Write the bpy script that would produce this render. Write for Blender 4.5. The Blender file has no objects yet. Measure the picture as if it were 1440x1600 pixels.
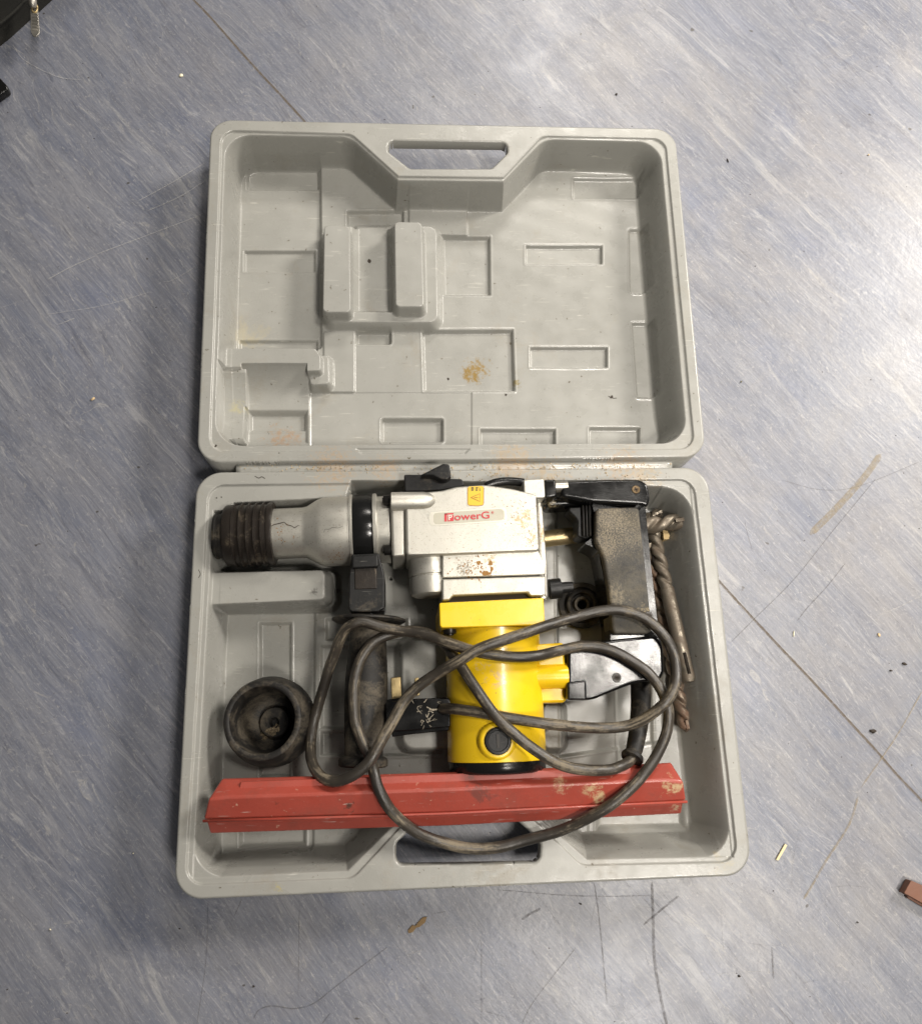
import bpy, bmesh, math, random
import numpy as np
from mathutils import Vector, Matrix, Euler
from mathutils.bvhtree import BVHTree

random.seed(7); rng = np.random.default_rng(7)
SC = bpy.context.scene
COL = SC.collection

# ------------------------------------------------------------------ camera
CAM_LOC = Vector((-.0488, -.2094, .7535)); CAM_ROT = Euler((.2424, -.0652, -.0298), 'XYZ'); FPX = 1332.3
cd = bpy.data.cameras.new('camera'); cam = bpy.data.objects.new('camera', cd); COL.objects.link(cam)
cam.location = CAM_LOC; cam.rotation_euler = CAM_ROT
cd.sensor_fit = 'HORIZONTAL'; cd.sensor_width = 36; cd.lens = FPX / 1440 * 36
cd.clip_start = .01; cd.clip_end = 50
SC.camera = cam
# ------------------------------------------------------------------ world and lamps (indoor ceiling lamps)
w = bpy.data.worlds.new("World"); SC.world = w; w.use_nodes = True
bg = w.node_tree.nodes['Background']; bg.inputs[0].default_value = (1.0, .97, .93, 1); bg.inputs[1].default_value = .10
def lamp(loc, target, sx, sy, power, col):
    l = bpy.data.lights.new('ceiling_lamp', 'AREA'); l.shape = 'RECTANGLE'; l.size = sx; l.size_y = sy
    l.energy = power; l.color = col
    o = bpy.data.objects.new('ceiling_lamp', l); COL.objects.link(o); o.location = loc
    o.rotation_euler = (Vector(target) - Vector(loc)).to_track_quat('-Z', 'Y').to_euler()
    return o
WARM = (1, .94, .86)
for a in (((.78, .08, 2.5), (.75, .45, 0), .34, .34, 8.5, 62), ((.72, 2.7, 2.5), (.4, .5, 0), .9, .35, 20, 120), ((.80, -1.05, 2.5), (.6, -.3, 0), .4, .34, 9, 80), ((3.0, 1.7, 2.5), (.55, .3, 0), .8, .8, 42, 90)):
    o = lamp(*a[:5], WARM); o.data.spread = math.radians(a[5])
SC.view_settings.view_transform = 'Standard'; SC.view_settings.look = 'None'
SC.view_settings.exposure = 0; SC.view_settings.gamma = 1
SC.render.engine = 'CYCLES'

# ------------------------------------------------------------------ helpers
RM = CAM_ROT.to_matrix()
def ray(px, py):
    return RM @ Vector(((px - 720) / FPX, (800 - py) / FPX, -1))
def W(px, py, zmm):
    """world point (m) at height zmm (mm) seen at photo pixel"""
    d = ray(px, py); t = (zmm / 1000 - CAM_LOC.z) / d.z
    return CAM_LOC + d * t
def Q(pts, zmm):
    return np.array([[W(x, y, zmm).x * 1000, W(x, y, zmm).y * 1000] for x, y in pts])

def worldloc(o):
    v = Vector((0, 0, 0))
    while o is not None:
        v += o.location; o = o.parent
    return v
def link(name, me, mat, parent=None, smooth=True):
    o = bpy.data.objects.new(name, me); COL.objects.link(o)
    if mat is not None: me.materials.append(mat)
    if smooth:
        me.polygons.foreach_set('use_smooth', [True] * len(me.polygons))
    if parent is not None:
        o.parent = parent; o.location = -worldloc(parent)
    return o
def mesh(name, verts, faces, mat, parent=None, smooth=True):
    me = bpy.data.meshes.new(name); me.from_pydata([tuple(v) for v in verts], [], faces); me.update()
    bm = bmesh.new(); bm.from_mesh(me); bmesh.ops.recalc_face_normals(bm, faces=bm.faces); bm.to_mesh(me); bm.free()
    return link(name, me, mat, parent, smooth)
def thing(name, label, cat, loc, group=None):
    o = bpy.data.objects.new(name, None); COL.objects.link(o); o.location = loc; o.empty_display_size = .02
    tag(o, label, cat, group); return o
def tag(o, label=None, cat=None, group=None, kind=None):
    if label: o['label'] = label
    if cat: o['category'] = cat
    if group: o['group'] = group
    if kind: o['kind'] = kind
    return o
def bev(o, wmm, seg=3, angle=35):
    m = o.modifiers.new('bevel', 'BEVEL'); m.width = wmm / 1000; m.segments = seg
    m.limit_method = 'ANGLE'; m.angle_limit = math.radians(angle); m.harden_normals = False
    m2 = o.modifiers.new('wn', 'WEIGHTED_NORMAL'); m2.keep_sharp = False
    return o
def smooth_poly(pts, r, seg=5):
    """round the corners of a 2-D polygon; r in the same units, or list"""
    out = []; n = len(pts)
    for i in range(n):
        p0, p, p1 = (np.array(pts[i - 1], float), np.array(pts[i], float), np.array(pts[(i + 1) % n], float))
        a = p0 - p; b = p1 - p; la = np.linalg.norm(a); lb = np.linalg.norm(b)
        rr = r[i] if isinstance(r, (list, tuple)) else r
        k = min(rr, la * .45, lb * .45)
        if k < 1e-4: out.append(tuple(p)); continue
        A = p + a / la * k; B = p + b / lb * k
        for s in range(seg + 1):
            t = s / seg
            out.append(tuple((1 - t) ** 2 * A + 2 * t * (1 - t) * p + t * t * B))
    return out
def prism(name, pts, zb, zt, mat, parent=None, bevel=2, seg=3, zref=None, round_=0, smooth=True):
    """extruded outline; pts are photo pixels read at height zref (default the top)"""
    zr = zt if zref is None else zref
    if round_: pts = smooth_poly(pts, round_)
    q = Q(pts, zr); n = len(q)
    v = [(x / 1000, y / 1000, zb / 1000) for x, y in q] + [(x / 1000, y / 1000, zt / 1000) for x, y in q]
    f = [list(range(n))[::-1], list(range(n, 2 * n))] + [[i, (i + 1) % n, n + (i + 1) % n, n + i] for i in range(n)]
    o = mesh(name, v, f, mat, parent, smooth)
    if bevel: bev(o, bevel, seg)
    return o
def lathe(name, a, b, prof, mat, parent=None, seg=64, smooth=True, cap=True, squash=1):
    """surface of revolution from world point a to b; prof = [(t 0..1, radius mm)]"""
    a = Vector(a); b = Vector(b); ax = (b - a); L = ax.length; ax.normalize()
    up = Vector((0, 0, 1)) if abs(ax.z) < .9 else Vector((0, 1, 0))
    u = ax.cross(up).normalized(); v = u.cross(ax).normalized()
    vs = []; fs = []
    for t, r in prof:
        c = a + ax * (L * t)
        for k in range(seg):
            th = 2 * math.pi * k / seg
            vs.append(c + (u * math.cos(th) + v * math.sin(th) * squash) * (r / 1000))
    for i in range(len(prof) - 1):
        for k in range(seg):
            k2 = (k + 1) % seg
            fs.append([i * seg + k, i * seg + k2, (i + 1) * seg + k2, (i + 1) * seg + k])
    if cap:
        fs.append(list(range(seg))[::-1]); fs.append([(len(prof) - 1) * seg + k for k in range(seg)])
    o = mesh(name, vs, fs, mat, parent, smooth)
    if smooth:
        m = o.modifiers.new('es', 'EDGE_SPLIT'); m.split_angle = math.radians(40)
    return o
def catmull(P, n):
    P = [Vector(p) for p in P]; out = []
    P = [P[0] * 2 - P[1]] + P + [P[-1] * 2 - P[-2]]
    for i in range(1, len(P) - 2):
        p0, p1, p2, p3 = P[i - 1:i + 3]
        for s in range(n):
            t = s / n
            out.append(.5 * ((2 * p1) + (-p0 + p2) * t + (2 * p0 - 5 * p1 + 4 * p2 - p3) * t * t + (-p0 + 3 * p1 - 3 * p2 + p3) * t ** 3))
    out.append(P[-2]); return out
def tube(name, path, rad, mat, parent=None, seg=14, uv=True, cap=True):
    """tube along a list of points; rad mm (number or list); uv = (length, around)"""
    n = len(path); vs = []; fs = []; L = 0; ls = []
    T = [(path[min(i + 1, n - 1)] - path[max(i - 1, 0)]).normalized() for i in range(n)]
    nrm = T[0].cross(Vector((0, 0, 1)));
    if nrm.length < .1: nrm = T[0].cross(Vector((0, 1, 0)))
    nrm.normalize()
    for i in range(n):
        if i: L += (path[i] - path[i - 1]).length
        ls.append(L)
        nrm = (nrm - T[i] * nrm.dot(T[i])).normalized(); bn = T[i].cross(nrm)
        r = (rad[i] if isinstance(rad, (list, tuple)) else rad) / 1000
        for k in range(seg):
            th = 2 * math.pi * k / seg
            vs.append(path[i] + (nrm * math.cos(th) + bn * math.sin(th)) * r)
    for i in range(n - 1):
        for k in range(seg):
            k2 = (k + 1) % seg
            fs.append([i * seg + k, i * seg + k2, (i + 1) * seg + k2, (i + 1) * seg + k])
    nf = len(fs)
    if cap: fs.append(list(range(seg))[::-1]); fs.append([(n - 1) * seg + k for k in range(seg)])
    me = bpy.data.meshes.new(name); me.from_pydata([tuple(v) for v in vs], [], fs); me.update()
    if uv:
        uvl = me.uv_layers.new(name='UVMap')
        for fi in range(nf):
            i, k = divmod(fi, seg); ids = [(i, k), (i, k + 1), (i + 1, k + 1), (i + 1, k)]
            for li, (a, b) in zip(me.polygons[fi].loop_indices, ids):
                uvl.data[li].uv = (ls[a] * 10, b / seg)
    return link(name, me, mat, parent)
def bvh_of(objs):
    dg = bpy.context.evaluated_depsgraph_get(); dg.update()
    V = []; F = []
    for o in objs:
        e = o.evaluated_get(dg); m = e.to_mesh(); off = len(V); mw = e.matrix_world
        V += [mw @ v.co for v in m.vertices]; F += [[off + i for i in p.vertices] for p in m.polygons]
        e.to_mesh_clear()
    return BVHTree.FromPolygons(V, F)
def onto(bvh, px, py, off=.15, fallback=60):
    d = ray(px, py).normalized(); h = bvh.ray_cast(CAM_LOC, d)
    if h[0] is None: return W(px, py, fallback)
    n = h[1]
    if n.dot(d) > 0: n = -n
    return h[0] + n * off / 1000
def decal(name, bvh, quad, mat, parent, nx=10, ny=10, off=.15, round_=0, fallback=60):
    """thin printed sheet laid on a surface; quad = 4 photo pixels tl,tr,br,bl"""
    tl, tr, br, bl = [np.array(q, float) for q in quad]; vs = []; fs = []
    for j in range(ny + 1):
        for i in range(nx + 1):
            s = i / nx; t = j / ny
            if round_:
                # pull corners in
                cx = abs(s - .5) * 2; cy = abs(t - .5) * 2
                if cx > .98 and cy > .98: s = .5 + (s - .5) * (1 - round_); t = .5 + (t - .5) * (1 - round_)
            p = (tl * (1 - s) + tr * s) * (1 - t) + (bl * (1 - s) + br * s) * t
            vs.append(onto(bvh, p[0], p[1], off, fallback))
    for j in range(ny):
        for i in range(nx):
            a = j * (nx + 1) + i; fs.append([a, a + nx + 1, a + nx + 2, a + 1])
    return mesh(name, vs, fs, mat, parent)
def strokes(name, bvh, lines, mat, parent, off=.2, fallback=60):
    """thin marks on a surface: each line = (list of pixels, width px or list)"""
    vs = []; fs = []
    for pts, wd in lines:
        n = len(pts); base = len(vs)
        for i, p in enumerate(pts):
            a = np.array(pts[max(i - 1, 0)], float); b = np.array(pts[min(i + 1, n - 1)], float)
            d = b - a; d /= (np.linalg.norm(d) + 1e-9); nn = np.array([-d[1], d[0]])
            ww = wd[i] if isinstance(wd, (list, tuple)) else wd
            for s in (-.5, .5):
                q = np.array(p, float) + nn * ww * s
                vs.append(onto(bvh, q[0], q[1], off, fallback))
        for i in range(n - 1):
            k = base + 2 * i; fs.append([k, k + 1, k + 3, k + 2])
    return mesh(name, vs, fs, mat, parent)
def blotch(cx, cy, r, n=14, jag=.35, sx=1, sy=1, rot=0):
    out = []
    for k in range(n):
        th = 2 * math.pi * k / n; rr = r * (1 - jag + 2 * jag * random.random())
        x = math.cos(th) * rr * sx; y = math.sin(th) * rr * sy
        out.append((cx + x * math.cos(rot) - y * math.sin(rot), cy + x * math.sin(rot) + y * math.cos(rot)))
    return out
def patches(name, bvh, polys, mat, parent, off=.2, fallback=60):
    vs = []; fs = []
    for p in polys:
        c = np.mean(p, 0); b = len(vs); vs.append(onto(bvh, c[0], c[1], off, fallback))
        for q in p: vs.append(onto(bvh, q[0], q[1], off, fallback))
        n = len(p)
        fs += [[b, b + 1 + i, b + 1 + (i + 1) % n] for i in range(n)]
    return mesh(name, vs, fs, mat, parent)

# ------------------------------------------------------------------ materials
class NT:
    def __init__(s, name):
        s.m = bpy.data.materials.new(name); s.m.use_nodes = True; s.t = s.m.node_tree; s.n = s.t.nodes; s.b = s.n['Principled BSDF']
    def add(s, typ, **kw):
        x = s.n.new(typ)
        for k, v in kw.items(): setattr(x, k, v)
        return x
    def L(s, a, b): s.t.links.new(a, b)
    def val(s, sock, v):
        if isinstance(v, bpy.types.NodeSocket): s.L(v, sock)
        else: sock.default_value = v
    def math(s, op, a, b=0, c=None, clamp=False):
        x = s.add('ShaderNodeMath', operation=op, use_clamp=clamp); s.val(x.inputs[0], a); s.val(x.inputs[1], b)
        if c is not None: s.val(x.inputs[2], c)
        return x.outputs[0]
    def vmath(s, op, a, b):
        x = s.add('ShaderNodeVectorMath', operation=op); s.val(x.inputs[0], a); s.val(x.inputs[1], b)
        return x
    def mapr(s, v, a, b, c=0, d=1, smooth=False):
        x = s.add('ShaderNodeMapRange'); s.val(x.inputs[0], v); x.clamp = True
        if smooth: x.interpolation_type = 'SMOOTHSTEP'
        for i, q in enumerate((a, b, c, d)): s.val(x.inputs[i + 1], q)
        return x.outputs[0]
    def coord(s, kind='Object', rotz=0, scale=(1, 1, 1)):
        tc = s.add('ShaderNodeTexCoord'); mp = s.add('ShaderNodeMapping')
        mp.inputs['Rotation'].default_value = (0, 0, rotz); mp.inputs['Scale'].default_value = scale
        s.L(tc.outputs[kind], mp.inputs[0]); return mp.outputs[0]
    def noise(s, vec, scale, detail=4, rough=.55, dist=0):
        x = s.add('ShaderNodeTexNoise'); s.val(x.inputs['Vector'], vec); x.inputs['Scale'].default_value = scale
        x.inputs['Detail'].default_value = detail; x.inputs['Roughness'].default_value = rough; x.inputs['Distortion'].default_value = dist
        return x.outputs['Fac']
    def mix(s, f, a, b, mode='MIX'):
        x = s.add('ShaderNodeMix', data_type='RGBA', blend_type=mode); s.val(x.inputs[0], f)
        for i, q in ((6, a), (7, b)):
            s.val(x.inputs[i], (*q, 1) if isinstance(q, tuple) and len(q) == 3 else q)
        return x.outputs[2]
    def bump(s, h, strength, dist=.001):
        x = s.add('ShaderNodeBump'); x.inputs['Strength'].default_value = strength; x.inputs['Distance'].default_value = dist
        s.L(h, x.inputs['Height'])
        for l in s.b.inputs['Normal'].links: s.L(l.from_socket, x.inputs['Normal'])
        s.L(x.outputs[0], s.b.inputs['Normal'])
def grimy(name, base, rough, metal=0, dirt=None, dthr=(.55, .75), dscale=25, damt=.8, spots=None, sthr=(.68, .74), sscale=120,
          bump=.15, bscale=900, var=.12, coat=0, stains=(), scratch=0, spec=.5, edge=None):
    t = NT(name); v = t.coord()
    n1 = t.noise(v, 9, 5, .6); f1 = t.mapr(n1, .3, .7)
    c = t.mix(f1, tuple(x * (1 - var) for x in base), tuple(min(1, x * (1 + var)) for x in base))
    r = t.mapr(t.noise(v, 60, 4), .3, .7, max(.03, rough - .08), min(1, rough + .1))
    if dirt is not None:
        big = t.noise(v, dscale, 7, .65, .6); fine = t.noise(v, dscale * 14, 3, .7)
        m = t.mapr(t.math('ADD', t.math('MULTIPLY', big, .75), t.math('MULTIPLY', fine, .25)), dthr[0], dthr[1])
        m = t.math('MULTIPLY', m, damt); c = t.mix(m, c, dirt); r = t.math('ADD', r, t.math('MULTIPLY', m, .35), clamp=True)
        if metal: t.L(t.math('MULTIPLY', t.math('SUBTRACT', 1, m), metal), t.b.inputs['Metallic'])
    elif metal: t.b.inputs['Metallic'].default_value = metal
    if spots is not None:
        m = t.mapr(t.noise(v, sscale, 3, .6), *sthr); c = t.mix(m, c, spots)
    if scratch:
        for k, (an, lo, hi, sc) in enumerate(((.5, .69, .73, 42), (1.9, .70, .73, 55), (-.35, .70, .73, 60), (2.6, .71, .74, 38))):
            vs = t.coord('Object', an, (1, 16, 1)); m = t.mapr(t.noise(vs, sc, 2, .5, .5), lo, hi); m = t.math('MULTIPLY', m, t.mapr(t.noise(v, 14 + 3 * k, 2), .45, .6))
            c = t.mix(t.math('MULTIPLY', m, scratch), c, (.70, .68, .60) if k != 2 else (.12, .10, .08))
            r = t.math('ADD', r, t.math('MULTIPLY', m, .2), clamp=True)
    for (cx, cy, cz, rad, col, amt, sc) in stains:
        d = t.vmath('DISTANCE', v, (cx, cy, cz)).outputs['Value']
        fall = t.mapr(d, rad * .2, rad, 1, 0)
        m = t.mapr(t.math('ADD', t.math('MULTIPLY', fall, .34), t.math('MULTIPLY', t.noise(v, sc, 8, .78, .4), .95)), .76, .86)
        m = t.math('MULTIPLY', m, t.mapr(fall, 0, .15)); c = t.mix(t.math('MULTIPLY', m, amt), c, col)
    t.L(c, t.b.inputs['Base Color']); t.L(r, t.b.inputs['Roughness'])
    t.b.inputs['Specular IOR Level'].default_value = spec
    if coat: t.b.inputs['Coat Weight'].default_value = coat; t.b.inputs['Coat Roughness'].default_value = .12
    if bump: t.bump(t.noise(v, bscale, 3, .6), bump, .0005); t.bump(t.noise(v, 45, 3), bump * .6, .002)
    return t.m
def flat(name, col, rough=.5, metal=0, alpha=1):
    t = NT(name); t.b.inputs['Base Color'].default_value = (*col, 1); t.b.inputs['Roughness'].default_value = rough; t.b.inputs['Metallic'].default_value = metal
    t.b.inputs['Alpha'].default_value = alpha
    return t.m
def W3(px, py, z): p = W(px, py, z); return (p.x, p.y, p.z)

TAN = (.36, .28, .17); RUST = (.20, .085, .03); MUD = (.42, .34, .22)
M = {}
st = [(*W3(742, 578, 10), .034, (.24, .16, .05), 1, 170), (*W3(805, 600, 12), .012, (.20, .16, .07), .9, 200),
      (*W3(440, 685, 14), .04, (.33, .20, .11), .6, 160), (*W3(520, 733, 48), .055, (.36, .25, .15), .6, 320), (*W3(600, 735, 48), .04, (.36, .25, .15), .6, 320),
      (*W3(800, 735, 48), .05, (.36, .25, .15), .6, 320), (*W3(970, 733, 48), .055, (.36, .25, .15), .6, 320), (*W3(860, 742, 54), .04, (.34, .26, .16), .7, 240),
      (*W3(1010, 745, 54), .04, (.36, .28, .18), .6, 240), (*W3(800, 712, 54), .05, (.36, .26, .15), .5, 240),
      (*W3(490, 925, 46), .010, (.05, .045, .04), .7, 300), (*W3(435, 1388, 55), .008, (.40, .33, .08), .6, 400),
      (*W3(375, 640, 20), .022, (.42, .38, .20), .6, 60), (*W3(1130, 1350, 55), .03, (.42, .34, .18), .5, 40), (*W3(770, 1370, 55), .06, (.22, .19, .14), .45, 60),
      (*W3(400, 520, 8), .045, (.40, .35, .22), .45, 30)]
M['case'] = grimy('grey_blow_moulded_plastic', (.286, .283, .260), .30, dirt=(.22, .19, .14), dthr=(.55, .70), dscale=22, damt=.42,
                  spots=(.10, .085, .06), sthr=(.70, .73), sscale=170, bump=.16, bscale=900, var=.09, stains=st, scratch=.3, coat=.12)
M['silver'] = grimy('silver_painted_metal', (.50, .485, .435), .42, metal=.75, dirt=(.40, .32, .2), dthr=(.60, .76), dscale=30, damt=.45,
                    spots=(.35, .32, .27), sthr=(.60, .66), sscale=800, bump=.25, bscale=1500, var=.05,
                    stains=[(*W3(818, 810, 84), .022, (.42, .31, .17), .9, 200), (*W3(835, 840, 84), .02, (.36, .27, .15), .8, 300),
                            (*W3(765, 872, 80), .014, (.30, .22, .10), .9, 350), (*W3(725, 888, 80), .018, (.12, .10, .07), .8, 400),
                            (*W3(845, 830, 70), .03, (.30, .22, .12), .9, 200)])
M['silver_dark'] = grimy('bare_metal', (.42, .40, .36), .35, metal=.9, dirt=(.2, .16, .11), dthr=(.5, .7), dscale=60, damt=.6, bump=.2)
M['black'] = grimy('black_plastic', (.010, .010, .010), .40, spec=.25, dirt=(.17, .14, .10), dthr=(.56, .72), dscale=28, damt=.5, scratch=.12, bump=.25, var=.2)
M['gloss'] = grimy('glossy_black_plastic', (.007, .007, .007), .18, spec=.32, dirt=(.15, .12, .08), dthr=(.60, .78), dscale=30, damt=.3, bump=.08, var=.2,
                   stains=[(*W3(862, 795, 65), .03, (.25, .2, .12), .9, 200)])
M['chuck'] = grimy('worn_brown_black_chuck', (.022, .018, .015), .36, metal=.2, dirt=(.24, .19, .13), dthr=(.54, .67), dscale=70, damt=.36, bump=.3, spec=.25)
M['rubber'] = grimy('dusty_black_rubber', (.012, .011, .010), .55, spec=.3, dirt=(.21, .175, .125), dthr=(.48, .68), dscale=40, damt=.5, bump=.3)
M['grip'] = grimy('dirty_textured_grip', (.028, .027, .025), .62, dirt=(.15, .132, .10), dthr=(.38, .66), dscale=75, damt=.7, bump=1.0, bscale=650,
                  stains=[(*W3(955, 805, 75), .045, (.34, .28, .19), .5, 750), (*W3(945, 850, 75), .04, (.33, .27, .18), .5, 750), (*W3(990, 830, 75), .045, (.30, .25, .17), .4, 750), (*W3(960, 930, 75), .03, (.30, .25, .17), .5, 420), (*W3(1010, 960, 75), .02, (.33, .26, .15), .8, 420)])
M['yellow'] = grimy('yellow_plastic', (.76, .50, .010), .30, dirt=(.46, .32, .10), dthr=(.60, .78), dscale=22, damt=.5, spots=(.20, .14, .05), sthr=(.72, .75), sscale=200,
                    bump=.06, var=.05, coat=.15, stains=[(*W3(778, 1062, 90), .022, (.45, .33, .22), .75, 90), (*W3(745, 1040, 88), .018, (.55, .42, .28), .6, 90)])
M['red'] = grimy('red_plastic', (.33, .055, .036), .42, dirt=(.16, .045, .03), dthr=(.50, .72), dscale=26, damt=.6, scratch=.35, spots=(.46, .24, .17), sthr=(.69, .73), sscale=190,
                 bump=.2, bscale=500, var=.1, coat=.1,
                 stains=[(*W3(930, 1240, 76), .022, (.50, .36, .20), .95, 120), (*W3(1048, 1232, 74), .022, (.52, .38, .22), .95, 130), (*W3(875, 1225, 76), .018, (.50, .33, .2), .8, 140),
                         (*W3(545, 1258, 74), .012, (.06, .03, .02), .9, 200), (*W3(435, 1250, 74), .012, (.10, .03, .02), .8, 120), (*W3(750, 1232, 76), .03, (.14, .05, .04), .7, 60),
                         (*W3(1055, 1262, 66), .012, (.50, .38, .24), .8, 200)])
M['rust'] = grimy('rusty_drill_steel', (.19, .165, .13), .38, metal=.75, dirt=(.085, .06, .038), dthr=(.42, .56), dscale=80, damt=.8, bump=.4, bscale=500, var=.3)
M['rust_red'] = grimy('red_rusted_steel', (.20, .16, .12), .42, metal=.7, dirt=(.16, .085, .05), dthr=(.45, .6), dscale=60, damt=.8, bump=.5, bscale=500, var=.3)
M['brass'] = grimy('worn_brass', (.52, .40, .20), .4, metal=.75, dirt=(.3, .22, .1), dthr=(.5, .7), dscale=60, damt=.4, bump=.2)
M['gold_shank'] = grimy('yellowed_steel_shank', (.42, .33, .18), .32, metal=.85, dirt=(.2, .13, .06), dthr=(.5, .66), dscale=50, damt=.7, bump=.3)
M['wood'] = grimy('raw_wood', (.55, .40, .20), .7, bump=.4, bscale=300)
M['brown_wood'] = grimy('brown_wood', (.14, .06, .035), .6, bump=.5, bscale=300, var=.3)
M['screwblack'] = flat('black_screw_steel', (.03, .028, .026), .35, .7)
M['screwbrown'] = flat('tarnished_screw', (.10, .065, .03), .45, .6)
M['labelplate'] = grimy('pale_label_foil', (.46, .44, .36), .4, metal=.15, dirt=(.34, .3, .2), dthr=(.5, .7), dscale=60, damt=.4, bump=.05)
M['labelsilver'] = flat('label_border', (.62, .60, .52), .35, .4)
M['ink_red'] = flat('red_ink', (.50, .035, .045), .5)
M['ink_white'] = flat('pale_ink', (.60, .57, .50), .5)
M['ink_black'] = flat('black_ink', (.03, .03, .03), .5)
M['ink_brown'] = flat('brown_ink', (.28, .10, .02), .5)
M['sticker'] = grimy('yellow_sticker', (.70, .46, .03), .4, dirt=(.3, .2, .05), dthr=(.55, .7), dscale=80, damt=.4, bump=0)
M['rustspot'] = grimy('brown_rust_flake', (.24, .12, .03), .8, var=.4, bump=.5)
M['crack'] = flat('dark_crack', (.03, .022, .015), .8)
M['cloth'] = None
# cable with dried mud streaks running along it
def cable_mat():
    t = NT('muddy_black_cable'); uv = t.coord('UV', 0, (3.0, 7, 1)); v = t.coord()
    s = t.noise(uv, 1.6, 5, .65, .3); b = t.noise(v, 22, 4, .6); f = t.noise(v, 420, 3, .7)
    m = t.mapr(t.math('ADD', t.math('ADD', t.math('MULTIPLY', s, .5), t.math('MULTIPLY', b, .38)), t.math('MULTIPLY', f, .16)), .525, .62)
    c = t.mix(t.mapr(b, .3, .7), (.020, .017, .014), (.060, .050, .038)); c = t.mix(t.math('MULTIPLY', m, .58), c, (.29, .24, .165))
    t.L(c, t.b.inputs['Base Color']); t.L(t.mapr(m, 0, 1, .38, .8), t.b.inputs['Roughness']); t.bump(s, .35, .001); t.bump(f, .25, .0005)
    return t.m
M['cable'] = cable_mat()

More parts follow.
